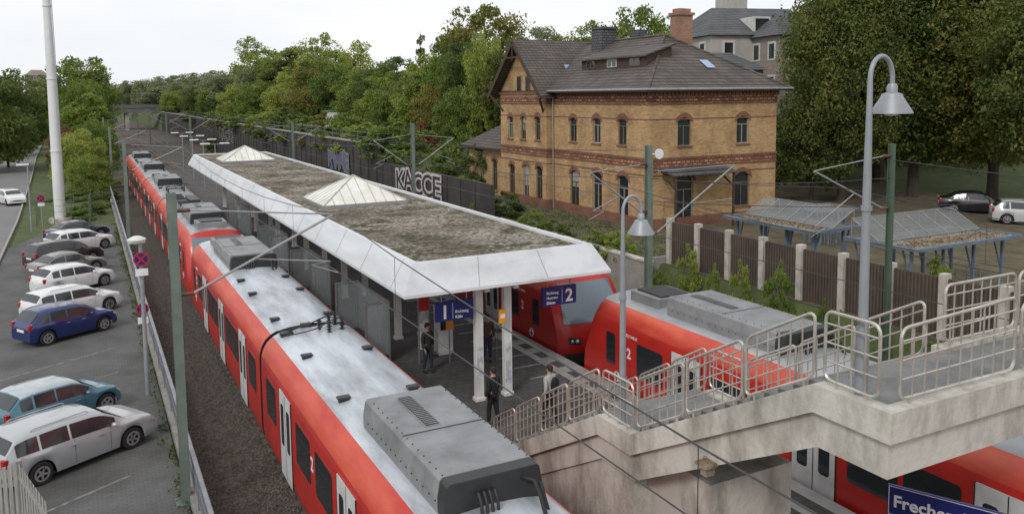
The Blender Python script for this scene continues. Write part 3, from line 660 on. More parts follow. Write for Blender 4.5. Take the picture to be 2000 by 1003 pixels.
for (y0, z0), (y1, z1) in zip(sl[:-1], sl[1:]):
    if z1 > z0:
        n = round((z1-z0)/.165)
        for k in range(n):
            ya = y0+(y1-y0)*k/n; yb_ = y0+(y1-y0)*(k+1)/n; z = z0+(z1-z0)*(k+1)/n
            mb.box(XL+.102, XR-.102, yb_, ya, z-.35 if z > 1.4 else .967, z-.005)
    else: mb.box(XL+.102, XR-.102, y1, y0, z0-.35, z0-.005)
mb.build('steps', K['stair'], FB)
mb = MB()
for (y0, z0), (y1, z1) in zip(sl[:-1], sl[1:]):
    if z1 > z0:
        n = round((z1-z0)/.165)
        for k in range(n):
            ya = y0+(y1-y0)*k/n; z = z0+(z1-z0)*(k+1)/n; mb.box(XL+.3, XR-.3, ya-.052, ya-.004, z-.0045, z+.002)
o = mb.build('step_edge_strips', mat('step_edge_worn', (.27, .26, .22), .8), FB); o['kind'] = 'stuff'
mb = MB(); mb.box(XR-.1, XE, YB0+.1, YB1-.1, 5.93, 6.27); mb.build('deck', K['stair'], FB)
mb = MB(); mb.box(XL-.14, XE, YB0-.14, YB0+.1, 5.92, 6.34); mb.build('parapet', K['concrete'], FB); mb = MB(); mb.box(XR+.141, XE, YB1-.1, YB1+.14, 5.92, 6.34); mb.build('parapet', K['concrete'], FB)
mb = MB(); mb.box(XL-.03, XE, YB0-.03, YB0+.1, 5.38, 5.915); mb.build('beam', K['concrete'], FB); mb = MB(); mb.box(XR+.035, XE, YB1-.2, YB1+.03, 5.38, 5.915); mb.build('beam', K['concrete'], FB)
mb = MB(); mb.box(9.6, 11.6, 10.9, 12.745, .965, 3.5); mb.build('pier', K['concrete'], FB)
mb = MB(); mb.box(24, 26, 7.2, 8.2, -.2, 5.9); mb.build('pier', K['concrete'], FB)
t = thing('bracket_light', 'small rusty lamp bracket on the side of the stair beam', 'light')
p = atX(1378, 905, XL-.17); mb = MB(); mb.box(p.x-.12, p.x+.14, p.y-.14, p.y+.14, p.z-.03, p.z+.03); mb.box(p.x-.05, p.x+.14, p.y-.07, p.y+.07, p.z-.2, p.z-.02)
mb.tube([(p.x, p.y+.05*math.cos(a), p.z+.08+.06*math.sin(a)) for a in [k*.6 for k in range(10)]], .012, 6); mb.build('bracket', mat('rusty', (.3, .26, .2), .8, 0, (.15, .1, .06), 5), t)
def rail_run(label, pts, h=1.0, h2=None):
    t = thing('stair_railing', label, 'railing', (0, 0, 0), 0, 'stainless tube railings')
    for (a, b, n) in pts:
        a = Vector(a); b = Vector(b)
        for k in range(n):
            f0 = k/n; f1 = (k+1)/n; g = .05/(b-a).length
            p = a.lerp(b, f0+g); q = a.lerp(b, f1-g); d = (q-p); Ld = d.length; Z = Vector((0, 0, 1))
            hp = h if not h2 else h+(h2-h)*f0; hq = h if not h2 else h+(h2-h)*f1
            lo = .12; rc = .13
            def P(u, v): return p+d*u+Z*(lo+(hp+(hq-hp)*u-lo)*v)
            ru = rc/Ld; rv = rc/(h-lo); path = []
            for cx, cy, a0 in ((1-ru, rv, -90), (1-ru, 1-rv, 0), (ru, 1-rv, 90), (ru, rv, 180)):
                for j in range(5):
                    an = R(a0+22.5*j); path.append(P(cx+ru*math.cos(an), cy+rv*math.sin(an)))
            mb = MB(); mb.tube(path, .025, 8, closed=True)
            for v_ in (.82, .55, .28): mb.tube([P(0, v_), P(1, v_)], .014, 6)
            nb = max(2, int(Ld/.26))
            for j in range(1, nb+1): mb.tube([P(j/(nb+1), 0), P(j/(nb+1), 1)], .014, 6)
            mb.build('railing_panel', K['steel'], t, smooth=True)
            for u in (ru*1.6, 1-ru*1.6): s = MB(); s.tube([P(u, 0)-Z*.24, P(u, .02)], .022, 8); s.build('railing_foot', K['steel'], t)
    return t
xl = XL-.02; xr = XR+.02
rail_run('stainless stair railing along the lower flight, left side', [((xl, 18.9, 1.0), (xl, 13.8, 3.88), 4)])
rail_run('stainless railing round the left side of the lower stair landing', [((xl, 13.75, 3.88), (xl, 12.6, 3.88), 1)])
rail_run('stainless stair railing along the upper flight, left side', [((xl, 12.55, 3.92), (xl, 8.2, 6.3), 3)], 1.08)
rail_run('stainless railing on the left side of the upper landing beside the tall lamp', [((xl, 8.1, 6.3), (xl, 7.1, 6.3), 1)], 1.12)
rail_run('stainless railing along the near edge of the footbridge', [((XL+.15, YB0, 6.3), (XL+2.75, YB0, 6.3), 1), ((XL+2.8, YB0, 6.3), (20.2, YB0, 6.3), 4)], 1.08, 1.2)
rail_run('stainless stair railing along the lower flight, right side', [((xr, 18.9, 1.0), (xr, 13.8, 3.88), 4)])
rail_run('stainless railing on the right side of the lower stair landing', [((xr, 13.75, 3.88), (xr, 12.6, 3.88), 1)])
rail_run('stainless stair railing along the upper flight, right side', [((xr, 12.55, 3.92), (xr, 8.5, 6.12), 3)], 1.0)
rail_run('stainless railing along the far edge of the footbridge', [((XR+.2, YB1, 6.3), (20.2, YB1, 6.3), 4)], 1.05)
def goose(loc, label, hgt=4.75):
    t = thing('street_lamp', label, 'street lamp', loc, 0, 'gooseneck street lamps')
    mb = MB(); mb.lathe([(0, 0), (.13, 0), (.13, .02), (.085, .04), (.085, 1.0), (0, 1.0)], (0, 0, 0), 14); mb.build('base', K['lamp'], t, smooth=True)
    mb = MB(); pts = [(0, 0, .95), (0, 0, 3.0), (0, 0, hgt-.36)]; r = .22
    rad = [.068, .055, .034]
    for k in range(1, 13):
        a = PI-PI*k/12; pts.append((r+r*math.cos(a), 0, hgt-.36+r*1.35*math.sin(a))); rad.append(.032)
    pts.append((2*r, 0, hgt-.45)); rad.append(.032)
    mb.tube(pts, rad, 12); mb.lathe([(.0, 0), (.075, 0), (.075, .06), (0, .06)], (0, 0, hgt*.55), 12); mb.build('pole', K['lamp'], t, smooth=True)
    z = hgt-.45
    mb = MB(); mb.lathe([(.0, .02), (.05, .02), (.07, -.02), (.07, -.1), (.13, -.12), (.15, -.17), (.27, -.36), (.275, -.385), (.26, -.385), (.2, -.3), (0, -.3)], (2*r, 0, z), 24); mb.build('lamp_shade', K['lamp'], t, smooth=True)
    mb = MB(); mb.lathe([(0, -.30), (.12, -.31), (.13, -.36), (.08, -.41), (0, -.42)], (2*r, 0, z), 16); mb.build('lamp_bulb', K['lampw'], t, smooth=True)
    return t
goose((9.33, 7.55, 6.28), 'tall grey gooseneck lamp on the upper stair landing')
goose((9.28, 13.15, 3.86), 'grey gooseneck lamp on the lower stair landing, farther of the two', 4.7)
# ---------------------------------------------------------------- catenary masts
def hbeam(mb, x, y, z0, z1, w=.22, d=.26, mi=0):
    mb.box(x-w/2, x+w/2, y-d/2, y-d/2+.02, z0, z1, mi); mb.box(x-w/2, x+w/2, y+d/2-.02, y+d/2, z0, z1, mi); mb.box(x-.012, x+.012, y-d/2+.019, y+d/2-.019, z0, z1, mi)
def cant(t, x, y, xt, zlow, ztop, zm, cz):
    s = 1 if xt > x else -1; x1 = x+s*.12
    mb = MB(); mb.tube([(x1+s*.28, y, zlow), (xt, y, zm)], .034, 8); mb.tube([(x1+s*.28, y, ztop), (xt, y, zm+.02)], .02, 8)
    fx = x1+.3*s+(xt-x1-.3*s)*.42; fz = zlow+(zm-zlow)*.42
    mb.tube([(fx, y, fz), (xt-s*.1, y, cz+.35)], .02, 6); mb.tube([(xt-s*.1, y, cz+.35), (xt-s*.6, y, cz+.3), (xt+s*.1, y, cz+.02)], .014, 6)
    mb.build('cantilever', K['galv'], t)
    for z in (zlow, ztop): i = MB(); i.tube([(x1-s*.02, y, z), (x1+s*.3, y, z)], .05, 8); i.build('insulator', K['ins'], t)
def mast(x, y, z0, h, label, arms, mt='mast', w=.22, d=.26):
    t = thing('catenary_mast', label, 'catenary mast', (0, 0, 0), 0, 'overhead line masts')
    mb = MB(); hbeam(mb, x, y, z0, h, w, d); mb.box(x-.25, x+.25, y-.25, y+.25, z0-.2, z0+.04)
    mb.build('mast_post', K[mt], t)
    for a in arms: cant(t, x, y, *a)
    return t
XW = XT+.05
mast(1.78, 21.6, .3, 8.2, 'green grey mast at the parking fence with long arm reaching over the near train', [(XW, 5.65, 7.75, 7.35, 5.75)])
ml = mast(19.5, 25.9, -.1, 8.5, 'green grey double armed mast in front of the brick station building', [(16.8, 5.9, 7.75, 7.55, 5.75), (23.9, 5.0, 7.45, 7.5, 5.75)])
mb = MB(); mb.lathe([(0, -.02), (.2, -.02), (.2, .02), (0, .02)], (19.85, 25.7, 8.15), 20, axis='y'); mb.tube([(19.5, 25.8, 8.15), (19.85, 25.71, 8.15)], .02, 6); mb.build('round_plate', K['signwhite'], ml)
mast(23.9, 18.4, 1.2, 8.75, 'dark green mast behind the tall lamp near the blue bicycle shelters', [(20.3, 6.6, 8.35, 8.0, 5.9)], 'mastd', .15, .19)
mast(2.2, 60, .2, 7.9, 'green grey mast at the parking fence, second from the camera', [(XW, 5.8, 7.5, 7.2, 5.7)])
mast(2.25, 97, .2, 7.6, 'green grey mast beside the white tower on the left', [(XW, 5.8, 7.3, 7.1, 5.7)])
mast(19.5, 52, -.1, 8.7, 'mast left of the station building in front of the low graffiti wall', [(16.8, 5.9, 7.9, 7.6, 5.75), (22.5, 5.9, 7.9, 7.6, 5.75)])
mast(19.5, 88, -.1, 8.0, 'mast in front of the tall brown graffiti wall', [(16.8, 5.9, 7.6, 7.4, 5.75), (22.5, 5.9, 7.6, 7.4, 5.75)])
for i, y in enumerate((130, 170, 215, 265)):
    mast(2.3, y, -.1, 8, 'far left line mast between canopy and bridge, %s' % ['nearest of four', 'second of four', 'third of four', 'last of four'][i], [(XW, 5.9, 7.6, 7.4, 5.75)])
    mast(13.8, y, -.1, 8, 'far middle line mast between canopy and bridge, %s' % ['nearest of four', 'second of four', 'third of four', 'last of four'][i], [(11, 5.9, 7.6, 7.4, 5.75), (16.7, 5.9, 7.6, 7.4, 5.75)])
def wires(xc, ys, label, zc=5.75, zm=7.4):
    t = thing('overhead_wire', label, 'overhead wire', (0, 0, 0), 0, 'overhead line wires')
    mb = MB(); mb.tube([(xc+(.15 if k % 2 else -.15), y, zc) for k, y in enumerate(ys)], .012, 5); mb.build('contact_wire', K['wire'], t)
    mb = MB(); pts = []
    for a, b in zip(ys[:-1], ys[1:]):
        for k in range(8):
            f = k/8; z = zm-1.0*4*f*(1-f)*min(1, (b-a)/50); pts.append((xc, a+(b-a)*f, z))
            if k: mb.tube([(xc, a+(b-a)*f, z), (xc, a+(b-a)*f, zc)], .006, 4)
    pts.append((xc, ys[-1], zm)); mb.tube(pts, .013, 5); mb.build('messenger_wire', K['wire'], t)
wires(XW, [-18, 21.6, 60, 97, 130, 170, 215, 265, 320], 'overhead line above the left track')
wires(16.75, [-10, 25.9, 52, 88, 130, 170, 215, 265, 320], 'overhead line above the middle track')
wires(21.6, [-20, 18.4, 52, 88, 130, 170, 215, 265, 320], 'overhead line above the empty right track')
def feeder(a, b, sag, label, r=.014):
    mb = MB(); a = Vector(a); b = Vector(b); mb.tube([a.lerp(b, k/16)-Vector((0, 0, sag*4*(k/16)*(1-k/16))) for k in range(17)], r, 5)
    tag(mb.build('feeder_cable', K['wire']), label, 'cable')
feeder((19.5, 25.9, 8.3), (19.5, 88, 7.9), .8, 'thin feeder cable running past the brick building')
feeder((19.5, 25.9, 7.2), (23.9, 18.4, 7.6), .2, 'thin cable between the two masts by the building')
feeder((23.9, 18.4, 8.2), (26, -14, 8.2), .5, 'thin cable leaving the dark green mast to the right')
feeder((19.5, 25.9, 6.3), (34, 18, 6.3), .3, 'thin cable crossing in front of the brown fence')
# ---------------------------------------------------------------- left fence, parking lamp etc.
t = thing('platform_fence', 'grey metal fence on a concrete kerb between parking lot and track', 'fence')
mb = MB(); mb.box(1.86, 2.28, 10, 100, .1, .5); mb.build('kerb_wall', K['concrete_d'], t)
f = MB(); f.box(1.955, 2.045, 10, 100, 1.4, 1.46); f.box(1.98, 2.02, 10, 100, .6, .64); f.box(1.98, 2.02, 10, 100, 1.0, 1.03)
y = 10.1
while y < 60: f.box(1.99, 2.01, y, y+.018, .62, 1.41); y += .11
y = 11
while y < 100: f.box(1.96, 2.04, y-.04, y+.04, .49, 1.42); y += 2.4
f.build('fence_rails', mat('fence_grey', (.27, .29, .32), .5, .3), t)
t = thing('parking_lamp', 'white capped lamp post at the edge of the parking lot', 'street lamp', (1.45, 30.4, .3))
mb = MB(); mb.tube([(0, 0, 0), (0, 0, 5.35)], [.085, .06], 10); mb.build('pole', K['lamp'], t, smooth=True)
mb = MB(); mb.lathe([(0, 5.3), (.12, 5.3), (.16, 5.38), (.3, 5.42), (.3, 5.47), (.12, 5.56), (0, 5.56)], (-.1, 0, 0), 20); mb.box(-.35, .15, -.16, .16, 5.34, 5.42); mb.build('lamp_head', K['white'], t, smooth=True)
def nostop(loc, z, label, s=.3):
    t = thing('traffic_sign', label, 'traffic sign', loc, 0, 'no stopping signs')
    mb = MB(); mb.lathe([(0, -.01), (s, -.01), (s, .01), (0, .01)], (0, 0, z), 24, axis='y'); mb.build('sign_disc', K['signred'], t)
    mb = MB(); mb.lathe([(0, -.012), (s*.82, -.012), (s*.82, -.0105), (0, -.0105)], (0, 0, z), 24, axis='y'); mb.build('sign_face', K['signblue'], t)
    mb = MB()
    for sg in (-1, 1): mb.prism([(-s*.6-.02, -.013-.001*(sg+1), z-sg*s*.6), (-s*.6+.05, -.013-.001*(sg+1), z-sg*s*.6-.0), (s*.6+.02, -.013-.001*(sg+1), z+sg*s*.6), (s*.6-.05, -.013-.001*(sg+1), z+sg*s*.6)], (0, -.002, 0))
    mb.build('sign_cross', K['signred'], t)
    mb = MB(); mb.box(-s*.8, s*.8, -.01, .01, z-s-.32, z-s-.08); mb.build('sub_plate', K['signwhite'], t)
    return t
nostop((1.45, 30.25, .3), 4.78, 'round no stopping sign on the white capped lamp post', .25)
nostop((1.5, 32.2, .3), 2.6, 'lower round no stopping sign farther along the fence', .22)
mb = MB(); mb.tube([(1.5, 32.25, .3), (1.5, 32.25, 3.0)], .03, 8); tag(mb.build('sign_post', K['galv']), 'thin post carrying the lower no stopping sign', 'post')
t = thing('slatted_fence', 'weathered pale slatted fence at the bottom left corner', 'fence')
wd = mat('weathered_wood', (.36, .35, .33), .9, 0, (.2, .19, .18), 4, stretch=(6, 6, .5))
mb = MB(); a = atT(-40, 925, 17.2); b = atT(36, 905, 17.2); c = atT(92, 985, 15.6)
for P0, P1, n in ((a, b, 7), (b, c, 10)):
    for k in range(n):
        p = P0.lerp(P1, k/n); q = P0.lerp(P1, (k+.7)/n); mb.prism([p, q, Vector((q.x, q.y, .3)), Vector((p.x, p.y, .3))], (0, .03, 0))
    for dz in (.3, 1.3): mb.bar(P0+Vector((0, .05, -dz)), P1+Vector((0, .05, -dz)), .05, .08)
mb.build('slats', wd, t)
mb = MB(); mb.bar(b+Vector((0, .07, .05)), (b.x, b.y+.07, .3), .1, .1); mb.build('corner_post', K['galv'], t)
p = atZ(118, 432, .3)
t = thing('white_mast_tower', 'very tall white steel tower with ladder left of the tracks', 'tower', (p.x, p.y, .2))
mb = MB(); mb.tube([(0, 0, 0), (0, 0, 10), (0, 0, 28)], [.44, .37, .22], 20); mb.build('shaft', K['towerw'], t, smooth=True)
mb = MB()
for s in (-.55, -.2): mb.tube([(.44, s, 0), (.39, s, 14), (.3, s, 28)], .025, 6)
k = .3
while k < 27: mb.tube([(.44-.004*k, -.55, k), (.44-.004*k, -.2, k)], .016, 5); k += .35
mb.build('ladder', K['galv'], t)
mb = MB(); mb.lathe([(0, 0), (.85, 0), (.85, .4), (0, .4)], (0, 0, 0), 20); mb.build('foundation', K['concrete'], t)
for z in (6, 12, 18): mb = MB(); r_ = .44-.0072*z; mb.lathe([(r_-.03, 0), (r_+.05, 0), (r_+.05, .12), (r_-.03, .12)], (0, 0, z), 20); mb.build('flange', K['towerw'], t)
t = thing('wire_fence', 'green wire mesh enclosure at the foot of the white tower', 'fence')
mb = MB(); q = [(p.x-1.6, p.y-3), (p.x+2.2, p.y-3.5), (p.x+2.4, p.y+2), (p.x-1.6, p.y+2)]
for i in range(4):
    a, b = Vector((*q[i], .3)), Vector((*q[(i+1) % 4], .3)); n = 3
    for k in range(n): c = a.lerp(b, k/n); mb.tube([c, c+Vector((0, 0, 2.2))], .03, 6)
    for z in (.2, .7, 1.2, 1.7, 2.15): mb.tube([a+Vector((0, 0, z)), b+Vector((0, 0, z))], .012, 4)
mb.build('mesh_panels', K['mastd'], t)
t = thing('street_lamp', 'slim grey street lamp beside the road on the left', 'street lamp', tuple(atZ(62, 452, .3)))
mb = MB(); mb.tube([(0, 0, 0), (0, 0, 5.2)], [.07, .05], 8); mb.build('pole', K['lamp'], t)
mb = MB(); mb.box(-.75, .1, -.12, .12, 5.18, 5.32); mb.build('lamp_head', K['white'], t, bevel=.03)
nostop(tuple(atZ(84, 455, .3)), 2.7, 'small round no stopping sign near the foot of the tower', .28)
mb = MB(); q = atZ(84, 455, .3); mb.tube([(q.x, q.y+.04, .3), (q.x, q.y+.04, 3.1)], .03, 8); tag(mb.build('sign_post', K['galv']), 'thin post carrying the small sign near the tower', 'post')
# ---------------------------------------------------------------- brown noise fence right
t = thing('noise_barrier_fence', 'dark brown slatted fence between pale concrete posts beside the right track', 'fence')
xf = 25.0; y = 31.4; zf0 = 1.95; zf1 = 4.42
while y > -6:
    a = MB(); a.box(xf-.2, xf+.12, y-.13, y+.13, zf0-.5, zf1+.06); a.build('fence_post', K['postw'], t, bevel=.015)
    yy = y-.13
    b = MB(); b.box(xf-.02, xf+.04, y-1.92, y-.13, zf0, zf1-.1, 0)
    while yy > y-1.9: b.box(xf-.06, xf-.018, yy-.07, yy, zf0+.05, zf1-.12, 0); yy -= .14
    b.build('slat_panel', K['barrier'], t)
    y -= 2.05
t = thing('retaining_wall', 'low pale concrete retaining wall below the station building', 'wall')
mb = MB(); mb.box(23.3, 23.6, 31, 47, -.2, 2.52); mb.build('wall', K['concrete_d'], t); mb = MB(); mb.box(23.25, 23.65, 31, 47, 2.521, 2.62); mb.build('coping', K['concrete'], t)
mb = MB(); mb.box(23.61, 24.9, 31.55, 31.7, .2, 2.6); tag(mb.build('retaining_wall', K['concrete_d']), 'short pale wall end between retaining wall and brown fence', 'wall')
t = thing('graffiti_wall', 'tall dark brown retaining wall with graffiti right of the far tracks', 'wall')
mb = MB(); mb.box(23.0, 23.3, 70.5, 300, -.3, 6.15); y = 70.5
while y < 300: mb.box(22.92, 23.001, y, y+.14, -.3, 6.1, 0); y += 2.4
mb.build('wall_panels', K['barrier2'], t)
mb = MB(); mb.box(22.9, 23.4, 70.4, 300, 6.151, 6.28); mb.build('coping', K['concrete_d'], t)
mb = MB(); y = 70.6
while y < 240: mb.tube([(23.15, y, 6.28), (23.15, y, 7.2)], .025, 5); y += 3
for z in (6.75, 7.2): mb.tube([(23.15, 70.6, z), (23.15, 240, z)], .025, 5)
mb.build('handrail', K['mast'], t)
def graf(par, s, y, z, size, X, col, out, sx=1.1, fat=.16, adv=.6, inner=.32):
    for i, ch in enumerate(s):
        a = random.uniform(-.12, .12); sc_ = size*random.uniform(.92, 1.1); zz = z+random.uniform(-.1, .1)*size*.3
        u_ = Vector((0, -math.cos(a), math.sin(a))); v_ = Vector((0, math.sin(a)+random.uniform(-.12, .12), math.cos(a))); v_.normalize()
        yy = y-i*size*adv*sx
        textobj(ch, sc_, (X-.02-.012*(i % 2), yy, zz), u_, v_, out, par, 'graffiti', bold=fat, sx=sx, ext=.002)
        textobj(ch, sc_, (X-.045-.012*(i % 2), yy, zz), u_, v_, col, par, 'graffiti', bold=fat*inner, sx=sx, ext=.002)
gw = mat('graffiti_white', (.55, .55, .54), .7, 0, (.36, .36, .36), 1.5); gg = mat('graffiti_green', (.16, .27, .19), .7); gp = mat('graffiti_purple', (.15, .12, .25), .7); gk = mat('graffiti_black', (.03, .028, .028), .7)
p = atX(642, 336, 22.92); graf(t, 'RWNE', p.y, 3.3, 2.3, 22.92, gp, gg, 1.4, .24, .62, .35)
p = atX(428, 275, 22.92); graf(t, 'OUUORG', p.y, 3.0, 2.4, 22.92, gk, gw, 1.6, .16, .75)
t2 = thing('graffiti_wall', 'low dark wall with large white graffiti letters left of the station building', 'wall')
mb = MB(); mb.box(23.0, 23.25, 47.2, 70.4, -.3, 4.75); y = 47.2
while y < 70: mb.box(22.94, 23.001, y, y+.12, -.3, 4.7); y += 2.4
mb.build('wall_panels', K['barrier2'], t2)
p = atX(774, 374, 22.94); graf(t2, 'KACCE', p.y, 2.8, 2.4, 22.94, gk, gw, 1.4, .2, .60, .02)
t = thing('road_bridge', 'distant dark road bridge crossing the tracks', 'bridge')
mb = MB(); mb.box(-6, 36, 318, 330, 5.8, 7.6); mb.build('deck', K['bridge'], t)
for a in ((26, 36, 317, 331), (-6, 0, 317, 331), (12.6, 13.8, 319, 329)): mb = MB(); mb.box(*a, -.3, 5.8); mb.build('abutment', K['concrete_d'], t)
mb = MB(); mb.box(-6, 36, 317.8, 317.95, 7.4, 8.6); mb.build('parapet', K['bridge'], t)
# ---------------------------------------------------------------- station building
SB = thing('station_building', 'two storey yellow brick station building with brown tiled roof and gable', 'building')
Z0 = 2.2; ZE = 10.75
def wallo(X, U0_, U1, ax, openings, z0, z1, nsg, depth=.22):
    us = sorted({U0_, U1, *[o[0] for o in openings], *[o[1] for o in openings]}); zs = sorted({z0, z1, *[o[2] for o in openings], *[o[3] for o in openings]})
    mb = MB()
    def P(u, z, d=0): return (X+nsg*-d, u, z) if ax == 'y' else (u, X+nsg*-d, z)
    for i in range(len(us)-1):
        for j in range(len(zs)-1):
            cu = (us[i]+us[i+1])/2; cz = (zs[j]+zs[j+1])/2
            if any(o[0] < cu < o[1] and o[2] < cz < o[3] for o in openings): continue
            mb.add([P(us[i], zs[j]), P(us[i+1], zs[j]), P(us[i+1], zs[j+1]), P(us[i], zs[j+1])], [(0, 1, 2, 3)])
    for a, b, c, d in openings:
        for q in (((a, c), (a, d)), ((b, c), (b, d)), ((a, c), (b, c)), ((a, d), (b, d))):
            (u0, v0), (u1, v1) = q; mb.add([P(u0, v0), P(u1, v1), P(u1, v1, depth), P(u0, v0, depth)], [(0, 1, 2, 3)])
        w = b-a; rise = w*.22; n = 8
        for k in range(n):
            f0 = k/n; f1 = (k+1)/n; h0 = d-rise*(2*f0-1)**2; h1 = d-rise*(2*f1-1)**2
            mb.add([P(a+w*f0, h0), P(a+w*f1, h1), P(a+w*f1, d), P(a+w*f0, d)], [(0, 1, 2, 3)])
            mb.add([P(a+w*f0, h0), P(a+w*f1, h1), P(a+w*f1, h1, depth*.9), P(a+w*f0, h0, depth*.9)], [(0, 1, 2, 3)])
    mb.build('wall', K['brick'], SB)
    for a, b, c, d in openings:
        w = b-a; rise = w*.22; n = 8
        A = MB()
        for k in range(n):
            f0 = -.12+1.24*k/n; f1 = -.12+1.24*(k+1)/n; g = lambda f: d-rise*(2*f-1)**2
            poly = [P(a+w*f0, g(f0)+.0, -.03), P(a+w*f1, g(f1)+.0, -.03), P(a+w*f1, g(f1)+.3, -.03), P(a+w*f0, g(f0)+.3, -.03)]
            A.prism(poly, (nsg*-.029, 0, 0) if ax == 'y' else (0, nsg*-.029, 0))
        fr = MB()
        def bx(u0, u1, v0, v1, d0, d1, m_, mi=0):
            p = P(u0, v0, d0); q = P(u1, v1, d1); m_.box(min(p[0], q[0]), max(p[0], q[0]), min(p[1], q[1]), max(p[1], q[1]), v0, v1, mi)
        bx(a, a+.06, c, d, .10, .16, fr); bx(b-.06, b, c, d, .10, .16, fr); bx(a+.06, b-.06, c, c+.07, .10, .16, fr); bx(a+.06, b-.06, c+(d-c)*.68, c+(d-c)*.68+.05, .10, .155, fr); bx((a+b)/2-.025, (a+b)/2+.025, c+.07, c+(d-c)*.68, .10, .155, fr)
        o = fr.build('window', K['frame'] if random.random() < .6 else K['framel'], SB); A.build('window_arch', K['redbrick'], o)
        g_ = MB(); bx(a, b, c, d, .17, .19, g_); g_.build('pane', K['glass'], o)
        if random.random() < .35: g_ = MB(); bx(a+.1, b-.1, c+(d-c)*random.choice((.4, .55)), d-.1, .163, .168, g_); g_.build('curtain', K['framel'], o)
        s_ = MB(); bx(a-.08, b+.08, c-.1, c-.002, -.07, .12, s_); s_.build('window_sill', K['redbrick'], o)
def op_y(px, y0, y1, X, w):
    c = atX(px, (y0+y1)/2, X); return (c.y-w/2, c.y+w/2, atX(px, y1, X).z, atX(px, y0, X).z)
def op_x(px, y0, y1, Y, w):
    c = atY(px, (y0+y1)/2, Y); return (c.x-w/2, c.x+w/2, atY(px, y1, Y).z, atY(px, y0, Y).z)
BX = 30.; BY = 39.7; BX2 = 40.2; YM = 51.3; YG = 58.6; GX = 29.5
wallo(BX, BY, YM, 'y', [op_y(1119, 229, 277, BX, .95), op_y(1165, 229, 280, BX, .95), op_y(1215, 230, 284, BX, .95), op_y(1122, 332, 405, BX, 1.15), op_y(1166, 335, 410, BX, 1.15), op_y(1216, 342, 424, BX, 1.2)], Z0, ZE, -1)
wallo(BY, BX, BX2, 'x', [op_x(1337, 229, 285, BY, 1.05), op_x(1451, 226, 280, BY, 1.05), op_x(1337, 342, 432, BY, 1.4), op_x(1449, 335, 402, BY, 1.3)], Z0, ZE, -1)
wallo(GX, YM, YG, 'y', [op_y(997, 227, 270, GX, .8), op_y(1022, 227, 272, GX, .8), op_y(1050, 227, 274, GX, .8), op_y(1000, 320, 388, GX, .95), op_y(1027, 321, 390, GX, .95), op_y(1053, 324, 394, GX, .95)], Z0, ZE, -1)
wallo(BX, YG, 66, 'y', [op_y(940, 308, 368, BX, .95), op_y(966, 310, 372, BX, .95)], Z0, 6.2, -1)
for q in ([(BX2, BY, Z0), (BX2, YG, Z0), (BX2, YG, ZE), (BX2, BY, ZE)], [(GX, YG, Z0), (BX2, YG, Z0), (BX2, YG, ZE), (GX, YG, ZE)], [(GX, YM, Z0), (BX, YM, Z0), (BX, YM, ZE), (GX, YM, ZE)], [(BX, 66, Z0), (38, 66, Z0), (38, 66, 6.2), (BX, 66, 6.2)]):
    mb = MB(); mb.add(q, [(0, 1, 2, 3)]); mb.build('wall', K['brick'], SB)
yg = (YM+YG)/2; zr = 14.65; mb = MB()
mb.add([(GX, YM, ZE), (GX, YG, ZE), (GX, yg, zr-.25)], [(0, 1, 2)]); mb.build('gable_wall', K['brick'], SB)
for px in (1014, 1031):
    c = atX(px, 166, GX); w = MB(); w.box(GX-.03, GX+.05, c.y-.36, c.y+.36, c.z-.68, c.z+.68); o = w.build('window', K['redbrick'], SB)
    w = MB(); w.box(GX-.05, GX-.029, c.y-.27, c.y+.27, c.z-.6, c.z+.58); w.build('pane', K['glass'], o)
def band(z0, z1, out, m_, name='brick_band'):
    mb = MB(); mb.box(BX-out, BX-.002, BY-.002, YM-.002, z0, z1); mb.box(BX-out, BX2+out, BY-out, BY-.0025, z0, z1)
    mb.box(GX-out, GX-.002, YM-out, YG+out, z0, z1); mb.box(GX-.002, BX-out-.003, YM-out, YM-.002, z0, z1); mb.build(name, m_, SB)
ptn = brickmat('patterned_band', (.20, .065, .04), (.56, .38, .20), (.16, .06, .04), .36, .2, .05)
for z0, z1, o_, m_ in ((2.2, 2.9, .05, K['redbrick']), (6.0, 6.1, .06, K['redbrick']), (6.1, 6.5, .03, ptn), (6.5, 6.62, .07, K['redbrick']), (9.82, 9.92, .05, K['redbrick']), (9.92, 10.32, .03, ptn), (10.32, 10.38, .06, K['redbrick']), (10.55, 10.75, .12, K['redbrick']), (5.5, 5.58, .02, K['redbrick']), (8.9, 8.97, .02, K['redbrick'])): band(z0, z1, o_, m_)
dt = MB(); y = BY
while y < YM: dt.box(BX-.1, BX-.003, y, y+.14, 10.385, 10.545); y += .3
x = BX
while x < BX2: dt.box(x, x+.14, BY-.1, BY-.003, 10.385, 10.545); x += .3
o = dt.build('dentils', K['redbrick'], SB); o['kind'] = 'stuff'
ex0, ex1, ey0 = 29.35, 40.85, 39.05; rz_ = 14.4; rx = 35.1; mb = MB()
mb.add([(ex0, ey0, ZE), (ex1, ey0, ZE), (ex1, 59, ZE), (ex0, 59, ZE), (rx, 44.9, rz_), (rx, 54.9, rz_), (rx, 59, rz_)], [(0, 1, 4), (0, 4, 5, 6, 3), (1, 2, 6, 5, 4), (2, 3, 6)])
rf = mb.build('roof', K['tile'], SB)
mb = MB(); mb.box(ex0-.02, ex1+.02, ey0-.02, 51.6, ZE-.14, ZE-.003); mb.build('eaves_board', K['wood'], rf)
mb = MB(); mb.tube([(ex0-.06, 50.8, ZE), (ex0-.06, ey0-.06, ZE), (ex1+.06, ey0-.06, ZE)], .075, 8); mb.build('gutter', K['galv'], rf)
mb = MB(); mb.tube([(BX-.1, YM-.25, ZE-.2), (BX-.1, YM-.25, 2.3)], .055, 8); mb.build('downpipe', K['galv'], rf)
